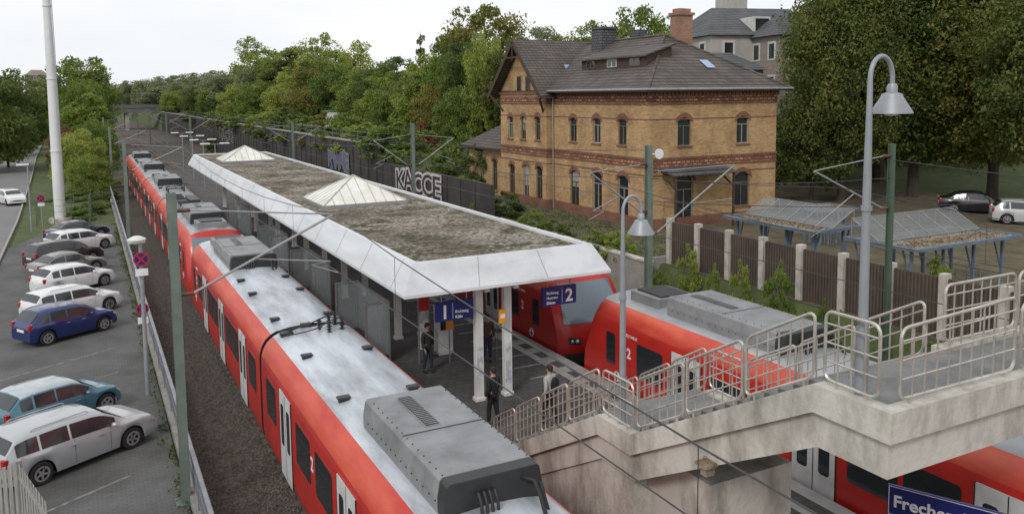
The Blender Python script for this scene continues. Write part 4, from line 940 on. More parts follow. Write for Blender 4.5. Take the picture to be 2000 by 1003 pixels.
mb = MB(); mb.tube([(rx, 44.9, rz_+.02), (rx, 54.5, rz_+.02)], .11, 8); mb.tube([(rx, 44.9, rz_+.02), (ex0, ey0, ZE+.02)], .09, 8); mb.tube([(rx, 44.9, rz_+.02), (ex1, ey0, ZE+.02)], .09, 8); mb.build('ridge_tiles', K['tile'], rf)
gx0 = 28.7; ga, gb = 50.7, 59.3; ze2 = 10.45; mb = MB()
for s_, yo in ((1, ga), (-1, gb)):
    mb.prism([(gx0, yo, ze2), (gx0, yg, zr), (gx0, yg, zr-.22), (gx0, yo, ze2-.22)], (rx+5-gx0, 0, 0))
cr = mb.build('gable_roof', K['tile'], SB)
mb = MB()
for yo in (ga, gb): mb.bar((gx0-.03, yo, ze2-.18), (gx0-.03, yg, zr-.18), .05, .32)
mb.bar((gx0-.02, yg, zr-1.6), (gx0-.02, yg, zr-.3), .09, .09); mb.bar((gx0-.02, yg-1.3, zr-1.35), (gx0-.02, yg+1.3, zr-1.35), .09, .12)
for s_ in (-1, 1): mb.bar((GX, yg+s_*3.2, ze2-1.2), (gx0, yg+s_*3.9, ze2+.1), .12, .12)
mb.build('bargeboard', K['wood'], cr)
mb = MB(); mb.add([(29.4, 58.7, 6.2), (29.4, 66.6, 6.2), (34.5, 62.5, 9.2), (34.5, 58.7, 9.2), (39, 66.6, 6.2), (39, 58.7, 6.2)], [(0, 1, 2, 3), (1, 4, 2), (3, 2, 4, 5)]); ar = mb.build('annex_roof', K['tile'], SB)
mb = MB(); mb.box(29.38, 39, 58.7, 66.6, 6.05, 6.197); mb.build('eaves_board', K['wood'], ar)
def rzx(x): return ZE+(x-ex0)*(rz_-ZE)/(rx-ex0)
dx = 31.7; dy0, dy1 = 42.4, 50.0; zd = rzx(dx); mb = MB()
mb.prism([(dx, dy0, zd-.1), (dx, dy0, zd+.62), (dx+2.0, dy0, zd+1.25), (dx+2.0, dy0, zd-.1)], (0, dy1-dy0, 0)); do = mb.build('dormer', K['wood'], SB)
mb = MB(); mb.prism([(dx-.25, dy0-.2, zd+.60), (dx-.25, dy0-.2, zd+.70), (dx+2.3, dy0-.2, zd+1.5), (dx+2.3, dy0-.2, zd+1.4)], (0, dy1-dy0+.4, 0)); mb.build('dormer_roof', K['tile'], do)
for k in range(3):
    yc = dy0+1.2+k*2.6; w = MB(); w.box(dx-.05, dx-.002, yc-.55, yc+.55, zd+.05, zd+.58); q = w.build('dormer_window', K['framew'] if k == 1 else K['frame'], do)
    for s_ in (-1, 1): w = MB(); w.box(dx-.065, dx-.049, yc+s_*.27-.21, yc+s_*.27+.21, zd+.1, zd+.53); w.build('pane', K['glass'], q)
u = Vector((1, 0, 0))
w = MB(); yv = 52.6; zc = ze2+(yv-ga)*(zr-ze2)/(yg-ga); n_ = Vector((0, -(zr-ze2), (yg-ga))).normalized(); c = Vector((32.3, yv, zc))+n_*.06; v = n_.cross(u)
w.add([c-u*.35-v*.5, c+u*.35-v*.5, c+u*.35+v*.5, c-u*.35+v*.5], [(0, 1, 2, 3)]); w.build('roof_window', glassmat('roof_window_glass', (.2, .28, .42), .1), cr)
w = MB(); c0 = atY(1381, 134, 41.6); n_ = Vector((0, -(rz_-ZE), 44.9-ey0)).normalized(); c = Vector((c0.x, 41.6, ZE+(41.6-ey0)*(rz_-ZE)/(44.9-ey0)))+n_*.06; v = n_.cross(u)
w.add([c-u*.35-v*.5, c+u*.35-v*.5, c+u*.35+v*.5, c-u*.35+v*.5], [(0, 1, 2, 3)]); w.build('roof_window', glassmat('roof_window_glass_b', (.25, .35, .5), .1), rf)
c = atX(1331, 60, 36.3); ch = MB(); ch.box(35.7, 36.9, c.y-.45, c.y+.45, 12.6, c.z+1.0); ch.box(35.6, 37.0, c.y-.55, c.y+.55, c.z+1.0, c.z+1.18); ch.box(35.8, 36.8, c.y-.35, c.y+.35, c.z+1.18, c.z+1.45); ch.build('chimney', brickmat('chimney_brick', (.36, .20, .14), (.26, .14, .10), (.3, .2, .14)), rf)
c = atX(1180, 78, 34.6); ch = MB(); ch.box(33.9, 35.2, c.y-.65, c.y+.65, 13, c.z+.75); ch.box(33.8, 35.3, c.y-.75, c.y+.75, c.z+.75, c.z+.9); ch.build('chimney', K['slate'], rf)
c = atX(1245, 70, 35.6); ch = MB(); ch.box(35.3, 36.1, c.y-.5, c.y+.5, 13, c.z+.4); ch.build('chimney', K['slate'], rf)
mb = MB(); a = atY(1310, 330, 38.6); mb.prism([(a.x, BY-.01, 6.0), (a.x, 38.2, 5.7), (a.x, 38.2, 5.6), (a.x, BY-.01, 5.9)], (4.9, 0, 0)); po = mb.build('porch_roof', K['slate'], SB)
for x in (a.x+.2, a.x+4.7): mb = MB(); mb.box(x-.06, x+.06, 38.3, 38.42, 2.28, 5.62); mb.bar((x, 38.36, 4.8), (x, BY-.1, 5.5), .08, .08); mb.build('porch_post', K['wood'], po)
gf = mat('graffiti_faded', (.42, .36, .3), .8)
textobj('Ewa', .5, (BX-.06, 47.6, 3.5), (0, -1, 0), (0, .2, 1), gf, SB, 'graffiti', bold=.0)
textobj('sik', .5, (BX-.06, 43.9, 3.6), (0, -1, 0), (0, -.2, 1), gf, SB, 'graffiti', bold=.0)
# ---------------------------------------------------------------- leaves helper and bicycle shelters
def leafobj(name, Cn, size, m_):
    n = len(Cn); a = rng.normal(size=(n, 3)); a /= np.linalg.norm(a, axis=1)[:, None]
    b = rng.normal(size=(n, 3)); b[:, 2] *= .6; b -= a*np.sum(a*b, axis=1)[:, None]; b /= np.linalg.norm(b, axis=1)[:, None]
    s = size*(.6+.8*rng.random(n))[:, None]
    V = np.stack([Cn-a*s, Cn-b*s*.55+a*s*.1, Cn+a*s, Cn+b*s*.55+a*s*.1], axis=1).reshape(-1, 3)
    me = bpy.data.meshes.new(name); me.vertices.add(4*n); me.vertices.foreach_set('co', V.ravel().astype(np.float32))
    me.loops.add(4*n); me.loops.foreach_set('vertex_index', np.arange(4*n, dtype=np.int32)); me.polygons.add(n)
    me.polygons.foreach_set('loop_start', np.arange(0, 4*n, 4, dtype=np.int32)); me.polygons.foreach_set('loop_total', np.full(n, 4, dtype=np.int32))
    me.update(); me.validate(); me.materials.append(m_); return me
def shelter(label, x0, x1, y0, y1, longx, glazed=True, z=4.62):
    t = thing('bicycle_shelter', label, 'bicycle shelter', (0, 0, 0), 0, 'blue bicycle shelters')
    mb = MB()
    mb.box(x0-.06, x1+.06, y0-.06, y0+.06, z-.07, z+.05); mb.box(x0-.06, x1+.06, y1-.06, y1+.06, z-.07, z+.05); mb.box(x0-.06, x0+.06, y0+.061, y1-.061, z-.07, z+.05); mb.box(x1-.06, x1+.06, y0+.061, y1-.061, z-.07, z+.05)
    if longx: pts = [(x, y) for x in np.linspace(x0+.4, x1-.4, 4) for y in (y0+.5, y1-.5)]
    else: pts = [(x, y) for y in np.linspace(y0+.4, y1-.4, 4) for x in (x0+.5, x1-.5)]
    for x, y in pts: mb.box(x-.05, x+.05, y-.05, y+.05, 2.28, z-.04)
    for x, y in pts: mb.bar((x, y, 3.1), (x+(.0 if longx else .4), y+(.4 if longx else 0), z-.1), .05, .05)
    mb.build('frame', K['blue'], t)
    mb = MB(); mb.box(x0+.06, x1-.06, y0+.06, y1-.06, z-.05, z+.0); mb.build('roof_sheet', K['shelterroof'], t)
    pts = []
    for _ in range(700):
        if longx: pts.append((random.uniform(x0+.15, x1-.15), min(y1-.1, y0+.1+abs(random.gauss(.7, .35))), z+.02))
        else: pts.append((min(x1-.1, x0+.1+abs(random.gauss(.8, .35))), random.uniform(y0+.15, y1-.15), z+.02))
    lm = leafobj('fallen_leaves', np.array(pts), .05, K['leaflitter']); lo_ = bpy.data.objects.new('fallen_leaves', lm); COL.objects.link(lo_); lo_.parent = t; lo_['kind'] = 'stuff'
    if glazed:
        g = MB(); f = MB()
        if longx:
            g.add([(x0+.1, y1-1.5, z+.05), (x1-.1, y1-1.5, z+.05), (x1-.1, y1-.2, z+.8), (x0+.1, y1-.2, z+.8)], [(0, 1, 2, 3)])
            for x in np.linspace(x0+.1, x1-.1, 7): f.bar((x, y1-1.5, z+.06), (x, y1-.2, z+.81), .035, .035); f.bar((x, y1-.2, z), (x, y1-.2, z+.8), .035, .035)
            f.bar((x0+.1, y1-.2, z+.81), (x1-.1, y1-.2, z+.81), .04, .04); f.bar((x0+.1, y1-1.5, z+.05), (x1-.1, y1-1.5, z+.05), .04, .04)
        else:
            g.add([(x1-1.5, y0+.1, z+.05), (x1-1.5, y1-.1, z+.05), (x1-.2, y1-.1, z+.75), (x1-.2, y0+.1, z+.75)], [(0, 1, 2, 3)])
            for y in np.linspace(y0+.1, y1-.1, 7): f.bar((x1-1.5, y, z+.06), (x1-.2, y, z+.76), .035, .035); f.bar((x1-.2, y, z), (x1-.2, y, z+.75), .035, .035)
            f.bar((x1-.2, y0+.1, z+.76), (x1-.2, y1-.1, z+.76), .04, .04); f.bar((x1-1.5, y0+.1, z+.05), (x1-1.5, y1-.1, z+.05), .04, .04)
        g.build('glazed_panel', K['shelterglass'], t); f.build('glazing_bars', K['galv'], t)
    for k in range(8):
        if longx: x, y = x0+.5+(x1-x0-1)*k/7, (y0+y1)/2
        else: x, y = (x0+x1)/2, y0+.5+(y1-y0-1)*k/7
        bk = MB(); bk.tube([(x, y-.3, 2.28), (x, y-.3, 3.0), (x, y+.3, 3.0), (x, y+.3, 2.28)], .02, 5); bk.build('bike_rack', K['galv'], t)
shelter('blue framed bicycle shelter nearest the brick building, leaves on its roof', 26.9, 29.7, 24.4, 29.8, False)
shelter('blue framed bicycle shelter at the right edge behind the brown fence', 27.0, 33.4, 19.6, 22.8, True)
shelter('small flat blue bicycle shelter farthest back beneath the trees', 34.3, 37, 30.5, 32.5, True, False, 4.2)
# ---------------------------------------------------------------- background houses
def house(label, px, t_, w, d, zbase, zeave, zridge, rz, wallm, roofm, nwin, name='house', winm='framew', rows=3):
    p = atT(px, 150, t_); t = thing(name, label, 'house', (p.x, p.y, 0), rz)
    mb = MB(); mb.box(-w/2, w/2, -d/2, d/2, zbase, zeave); mb.build('wall', wallm, t)
    mb = MB(); mb.add([(-w/2-.4, -d/2-.4, zeave), (w/2+.4, -d/2-.4, zeave), (w/2+.4, d/2+.4, zeave), (-w/2-.4, d/2+.4, zeave), (-w/2+d*.25, 0, zridge), (w/2-d*.25, 0, zridge)], [(0, 1, 5, 4), (1, 2, 5), (2, 3, 4, 5), (3, 0, 4), (0, 3, 2, 1)])
    r = mb.build('roof', roofm, t)
    for f in range(min(rows, max(1, int((zeave-zbase)/3)))):
        for k in range(nwin):
            x = -w/2+w*(k+.5)/nwin; z = zeave-2.1-3*f
            m_ = MB(); m_.box(x-.65, x+.65, -d/2-.05, -d/2-.002, z-.1, z+1.6); q = m_.build('window', K[winm], t)
            m_ = MB(); m_.box(x-.42, x+.42, -d/2-.07, -d/2-.049, z+.05, z+1.4); m_.build('pane', K['glass'], q)
            if k < 3:
                y = -d/2+d*(k+.5)/3; m_ = MB(); m_.box(-w/2-.05, -w/2-.002, y-.65, y+.65, z-.1, z+1.6); q = m_.build('window', K[winm], t)
                m_ = MB(); m_.box(-w/2-.07, -w/2-.049, y-.42, y+.42, z+.05, z+1.4); m_.build('pane', K['glass'], q)
    return t, r
gs = mat('grey_render', (.42, .40, .37), .9, 0, (.33, .31, .29), 1)
t, r = house('pale grey house with slate roof and white windows behind the station building', 1462, 84, 14, 11, 3, 15.9, 19.0, R(-14), gs, K['slate'], 4)
for k in range(2):
    m_ = MB(); m_.box(-2.5+4*k, -.7+4*k, -5.2, -2, 16.0, 17.7); q = m_.build('dormer', K['framew'], t); m_ = MB(); m_.box(-2.3+4*k, -.9+4*k, -5.22, -5.195, 16.2, 17.5); m_.build('pane', K['glass'], q)
house('lower slate roofed wing in front of the grey house', 1395, 72, 6, 6, 3, 12.4, 14.0, R(-14), gs, K['slate'], 2)
house('tall narrow brown house right of the slate roofed house', 1528, 78, 5.5, 8, 3, 15.6, 17.6, R(-14), mat('brown_render', (.28, .24, .21), .9), K['slate'], 2)
p = atT(1428, 20, 150); t = thing('church_tower', 'church tower tip with slate spire behind the grey house', 'church', (p.x, p.y, 0))
mb = MB(); mb.box(-2, 2, -2, 2, 4, 30); mb.build('tower_wall', gs, t); mb = MB(); mb.add([(-2.2, -2.2, 30), (2.2, -2.2, 30), (2.2, 2.2, 30), (-2.2, 2.2, 30), (0, 0, 38)], [(0, 1, 4), (1, 2, 4), (2, 3, 4), (3, 0, 4)]); mb.build('spire', K['slate'], t)
house('small distant brown house above the trees at far left', 72, 420, 9, 8, 2, 23, 26, R(20), mat('distant_brick', (.28, .21, .19), .9), mat('distant_roof', (.25, .2, .19), .9), 2)
p = atT(668, 215, 118); t = thing('container_shed', 'small white and green shed on the embankment above the graffiti wall', 'shed', (p.x, p.y, 0), R(-5))
mb = MB(); mb.box(-2.4, 2.4, -2, 2, 5.4, 8.4); mb.build('wall', K['white'], t); mb = MB(); mb.box(-2.45, 2.45, -2.05, 2.05, 8.4, 8.6); mb.build('roof', mat('shed_green', (.07, .2, .15), .6), t)
# ---------------------------------------------------------------- tree library
def crownpts(w, h, ncl, per, seedshape):
    out = []
    for i in range(ncl):
        while True:
            q = rng.uniform(-1, 1, 3)
            rr_ = math.sqrt(q[0]**2+q[1]**2); z = (q[2]+1)/2
            if seedshape == 'round': lim = math.sqrt(max(0, 1-((z-.45)/.56)**2))
            elif seedshape == 'oval': lim = math.sqrt(max(0, 1-((z-.5)/.52)**2))*.9
            elif seedshape == 'cone': lim = (1-z)*.9+.08
            elif seedshape == 'wide': lim = math.sqrt(max(0, 1-((z-.3)/.72)**2))
            else: lim = math.sqrt(max(0, 1-z**2))
            if rr_ < lim and (rr_ > lim*.35 or z > .7): break
        c = np.array([q[0]*w/2*.88, q[1]*w/2*.88, (.03+z*.92)*h]); rad = min(w, h)*rng.uniform(.07, .15)
        k = int(per*rng.uniform(.6, 1.4)); d = rng.normal(size=(k, 3)); d /= np.linalg.norm(d, axis=1)[:, None]; rr2 = rad*(.5+.65*rng.random(k))[:, None]
        d[:, 2] = d[:, 2]*.7; out.append(c+d*rr2)
    return np.concatenate(out)
def trunkmesh(h, w, name='trunk', r0=None):
    mb = MB(); r0 = r0 or h*.02
    mb.tube([(0, 0, -1), (0, 0, h*.1), (.1, .05, h*.35), (.0, .1, h*.6), (.05, 0, h*.88)], [r0*1.3, r0, r0*.8, r0*.5, r0*.12], 8)
    for k in range(9):
        a = k*2.4+.5; z = h*(.22+.06*k); l = w*.36*(1-.05*k)
        mb.tube([(0, 0, z), (l*.5*math.cos(a), l*.5*math.sin(a), z+l*.45), (l*math.cos(a), l*math.sin(a), z+l*.75)], [r0*.4, r0*.25, r0*.06], 6)
    o = mb.build(name, K['bark'], smooth=True); me = o.data; bpy.data.objects.remove(o); return me
LIB = {}
for nm, w, h, ncl, per, shp, leaf in (('round', 9, 10, 115, 150, 'round', .155), ('oval', 7, 12, 105, 150, 'oval', .155), ('airy', 8, 11, 66, 135, 'oval', .14), ('wide', 11, 9, 120, 150, 'wide', .155), ('cone', 4, 13, 80, 120, 'cone', .13)):
    LIB[nm] = (crownpts(w, h, ncl, per, shp), w, h, leaf, trunkmesh(h+1.5, w))
LIB['bush'] = (crownpts(3, 2.4, 45, 90, 'dome'), 3, 2.4, .075, None)
LIB['big'] = (crownpts(13, 17, 260, 230, 'oval'), 13, 17, .135, trunkmesh(19, 13))
MESH = {}
cnt = {}
def tree(kind, lf, x, y, zb_, top, width, label, group=None, name='tree'):
    pts, w, h, leaf, tm = LIB[kind]; key = (kind, lf)
    if key not in MESH: MESH[key] = leafobj('crown', pts, leaf, K[lf])
    lift = 1.4 if kind not in ('bush',) else 0
    if kind == 'big': lift = 1.8
    H = top-zb_; s = H/(h+lift)*1.03; sw = width/w
    t = thing(name, label, 'bush' if name == 'bush' else 'tree', (x, y, zb_), random.uniform(0, 6.28), group); t.scale = (sw, sw, s)
    c = bpy.data.objects.new('crown', MESH[key]); COL.objects.link(c); c.parent = t; c.location = (0, 0, lift)
    if tm: k = bpy.data.objects.new('trunk', tm); COL.objects.link(k); k.parent = t
    return t
ORD = ['first', 'second', 'third', 'fourth', 'fifth', 'sixth', 'seventh', 'eighth', 'ninth', 'tenth', 'eleventh', 'twelfth', 'thirteenth', 'fourteenth', 'fifteenth', 'sixteenth', 'seventeenth', 'eighteenth', 'nineteenth', 'twentieth', 'twenty first', 'twenty second', 'twenty third', 'twenty fourth', 'twenty fifth', 'twenty sixth', 'twenty seventh', 'twenty eighth', 'twenty ninth', 'thirtieth']
CN = {'lf_dark': 'dark green', 'lf_mid': 'mid green', 'lf_lit': 'light green', 'lf_aut': 'autumn tinted', 'lf_big': 'large olive', 'lf_red': 'reddish', 'lf_haze': 'haze tinted green'}
def treepx(kind, lf, px, topy, t_, wpx, zb_, where, group, name='tree'):
    p = atT(px, topy, t_); wd = wpx/F*t_; k = cnt.get(where, 0); cnt[where] = k+1
    tree(kind, lf, p.x, p.y, zb_, p.z, wd, '%s %s %s, %s from the left' % (CN[lf], name, where, ORD[k]), group, name)
W1 = 'on the skyline right of the far tracks'
belt = [(232, 163, 440, 60, 'round', 'lf_haze'), (262, 156, 420, 60, 'round', 'lf_haze'), (300, 150, 380, 70, 'wide', 'lf_haze'), (335, 146, 340, 75, 'round', 'lf_haze'), (368, 143, 300, 75, 'wide', 'lf_haze'), (400, 140, 260, 80, 'round', 'lf_haze'), (432, 136, 235, 80, 'round', 'lf_haze'), (466, 114, 210, 70, 'cone', 'lf_dark'), (500, 72, 185, 95, 'airy', 'lf_lit'), (540, 96, 175, 90, 'round', 'lf_lit'), (575, 88, 160, 100, 'oval', 'lf_aut'), (618, 64, 148, 95, 'airy', 'lf_lit'), (655, 94, 140, 100, 'round', 'lf_mid'), (690, 78, 132, 90, 'airy', 'lf_lit'), (735, 120, 124, 110, 'wide', 'lf_mid'), (775, 108, 112, 110, 'round', 'lf_dark'), (820, 42, 112, 34, 'cone', 'lf_dark'), (845, 98, 104, 120, 'wide', 'lf_lit'), (895, 56, 100, 120, 'oval', 'lf_mid'), (945, 4, 96, 165, 'round', 'lf_aut')]
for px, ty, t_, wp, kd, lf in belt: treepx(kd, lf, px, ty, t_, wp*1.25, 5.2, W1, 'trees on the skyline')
W1b = 'in the middle of the embankment wood'
sky_ = [(215, 160), (300, 150), (400, 142), (460, 124), (490, 102), (600, 98), (690, 112), (740, 128), (800, 118), (860, 92), (940, 48), (1000, 66)]
k = 0
for px in range(330, 990, 36):
    t_ = 33/(.462+.8873*(px-1000)/1600)*1.02; t_ = min(t_, 330); ty = float(np.interp(px, [a for a, b in sky_], [b for a, b in sky_]))+random.uniform(8, 34)
    treepx(['round', 'wide', 'oval', 'round'][k % 4], 'lf_haze' if t_ > 170 else ['lf_mid', 'lf_dark', 'lf_lit', 'lf_aut', 'lf_mid'][k % 5], px, ty, t_, random.uniform(95, 130), 5, W1b, 'trees in the embankment wood'); k += 1
W2 = 'in front of the embankment wood'
low = [(345, 175, 290, 60), (385, 170, 235, 70), (425, 168, 200, 75), (465, 162, 175, 80), (510, 155, 155, 90), (560, 158, 140, 95), (605, 165, 128, 100), (700, 150, 112, 85), (735, 172, 102, 95), (775, 165, 96, 100), (815, 160, 92, 110), (865, 150, 86, 115), (905, 165, 80, 110), (950, 150, 80, 100)]
for i, (px, ty, t_, wp) in enumerate(low): treepx('wide', ['lf_lit', 'lf_aut', 'lf_mid', 'lf_lit', 'lf_mid'][i % 5], px, ty, t_, wp*1.2, 4.6, W2, 'low trees in front of the embankment wood')
W2b = 'along the top of the graffiti wall'
for i, y in enumerate((72, 77, 83, 90, 98, 108, 119, 132, 147, 165, 185, 208)):
    k = cnt.get(W2b, 0); cnt[W2b] = k+1; lf = ['lf_mid', 'lf_dark', 'lf_lit', 'lf_mid', 'lf_aut'][i % 5]
    tree('bush', lf, 25.4+random.uniform(-.6, 1.0), y, 5.0, 7.8+random.uniform(0, 1.6), random.uniform(5, 8)*(1+y/300), '%s bush %s, %s from the right' % (CN[lf], W2b, ORD[k]), 'bushes on the graffiti wall', 'bush')
W2c = 'at the foot of the dark graffiti walls'
for i, y in enumerate((49, 69, 76, 100, 108, 117, 140, 172)):
    k = cnt.get(W2c, 0); cnt[W2c] = k+1; lf = ['lf_mid', 'lf_aut', 'lf_lit', 'lf_dark'][i % 4]
    tree('bush', lf, 22.4, y, -.2, random.uniform(2.0, 3.8), random.uniform(2, 4), '%s bush %s, %s from the right' % (CN[lf], W2c, ORD[k]), 'overgrowth before the graffiti walls', 'bush')
W3 = 'behind the station building roof'
for px, ty, t_, wp, kd, lf in ((1060, 48, 150, 130, 'round', 'lf_haze'), (1140, 40, 140, 130, 'airy', 'lf_lit'), (1190, 60, 135, 90, 'round', 'lf_mid'), (1250, 6, 130, 140, 'round', 'lf_mid'), (1330, 44, 125, 110, 'airy', 'lf_lit'), (1385, 40, 125, 90, 'round', 'lf_lit')): treepx(kd, lf, px, ty, t_, wp*1.15, 4, W3, 'trees behind the station building')
W4 = 'between the road and the left track'
for px, ty, t_, wp, kd, lf in ((150, 108, 175, 150, 'round', 'lf_mid'), (190, 142, 230, 60, 'round', 'lf_haze'), (165, 178, 120, 95, 'oval', 'lf_lit'), (152, 250, 92, 100, 'wide', 'lf_lit'), (184, 232, 105, 85, 'wide', 'lf_mid'), (128, 245, 110, 70, 'wide', 'lf_red'), (176, 300, 86, 80, 'wide', 'lf_mid'), (158, 150, 150, 90, 'wide', 'lf_mid'), (195, 195, 140, 50, 'wide', 'lf_mid'), (140, 200, 130, 80, 'wide', 'lf_lit')): treepx(kd, lf, px, ty, t_, wp*1.1, .2, W4, 'trees between road and left track')
W5 = 'left of the road at the image edge'
for px, ty, t_, wp, kd, lf in ((-30, 125, 115, 170, 'round', 'lf_dark'), (22, 140, 150, 120, 'round', 'lf_dark'), (55, 195, 190, 80, 'oval', 'lf_mid'), (85, 175, 290, 80, 'round', 'lf_haze'), (108, 165, 330, 80, 'wide', 'lf_haze'), (8, 205, 125, 110, 'wide', 'lf_mid'), (50, 225, 170, 60, 'wide', 'lf_lit')): treepx(kd, lf, px, ty, t_, wp*1.1, .2, W5, 'trees left of the road')
W6 = 'at the right behind the bicycle shelters'
for px, ty, t_, wp, kd, lf in ((1655, -90, 60, 270, 'big', 'lf_big'), (1730, -140, 72, 380, 'big', 'lf_big'), (1800, -130, 62, 350, 'big', 'lf_dark'), (1960, -120, 58, 360, 'big', 'lf_aut'), (2100, -120, 50, 380, 'big', 'lf_big'), (1900, -60, 85, 420, 'big', 'lf_mid'), (1590, 170, 62, 190, 'wide', 'lf_big'), (1680, 130, 92, 300, 'wide', 'lf_dark'), (1850, 120, 95, 320, 'wide', 'lf_big'), (2010, 130, 90, 300, 'wide', 'lf_mid'), (1590, 20, 80, 140, 'round', 'lf_aut')): treepx(kd, lf, px, ty, t_, wp, 2.2, W6, 'large trees right of the station')
W7 = 'beside the station building'
for px, y, t_, wp, lf in ((905, 340, 66, 90, 'lf_lit'), (870, 290, 70, 110, 'lf_dark'), (940, 360, 58, 70, 'lf_aut'), (985, 370, 55, 80, 'lf_dark'), (890, 240, 74, 90, 'lf_mid'), (930, 275, 70, 60, 'lf_dark'), (825, 235, 80, 90, 'lf_red'), (1080, 425, 47, 90, 'lf_dark'), (1160, 445, 43, 70, 'lf_mid'), (1210, 445, 42, 70, 'lf_lit'), (1040, 405, 50, 70, 'lf_mid')): treepx('bush', lf, px, y, t_, wp*1.2, 2.2, W7, 'bushes beside the station building', 'bush')
W8 = 'on the slope before the brown fence'
for px, y, t_, wp, lf in ((1345, 468, 36.5, 46, 'lf_lit'), (1395, 505, 34, 36, 'lf_mid'), (1447, 497, 33, 42, 'lf_lit'), (1525, 497, 31, 66, 'lf_mid'), (1290, 525, 38, 40, 'lf_mid'), (1610, 575, 29, 40, 'lf_dark'), (1835, 488, 31, 60, 'lf_lit')): treepx('bush', lf, px, y, t_, wp*1.25, 1.2 if px < 1800 else 2.2, W8, 'bushes before the brown fence', 'bush')
W9 = 'beside the left track beyond the parked cars'
for px, y, t_, wp, lf in ((190, 390, 78, 60, 'lf_mid'), (207, 368, 84, 50, 'lf_dark'), (170, 395, 74, 70, 'lf_dark'), (150, 400, 70, 60, 'lf_mid'), (140, 370, 84, 80, 'lf_mid'), (200, 335, 100, 55, 'lf_lit')): treepx('bush', lf, px, y, t_, wp*1.2, .2, W9, 'bushes beside the left track', 'bush')
pts = []
for _ in range(3000):
    r_ = random.random()
    if r_ < .12: x = random.gauss(1.72, .08); y = random.uniform(12, 74)
    elif r_ < .38: x = random.uniform(22.9, 24.6); y = random.uniform(4, 47)
    else: x = random.uniform(23.9, 29.4); y = random.uniform(33, 66)
    z = .33 if x < 3 else (-.4+(min(x, 24.5)-22.9)/1.6*2.65)
    for _k in range(4): pts.append((x+random.gauss(0, .08), y+random.gauss(0, .08), z+random.uniform(0, .1 if x < 3 else .2)))
me = leafobj('ground_cover', np.array(pts), .06, K['lf_dark']); o = bpy.data.objects.new('ground_cover', me); COL.objects.link(o); tag(o, 'low weeds along the fence, slope and station building', 'weeds', kind='stuff')
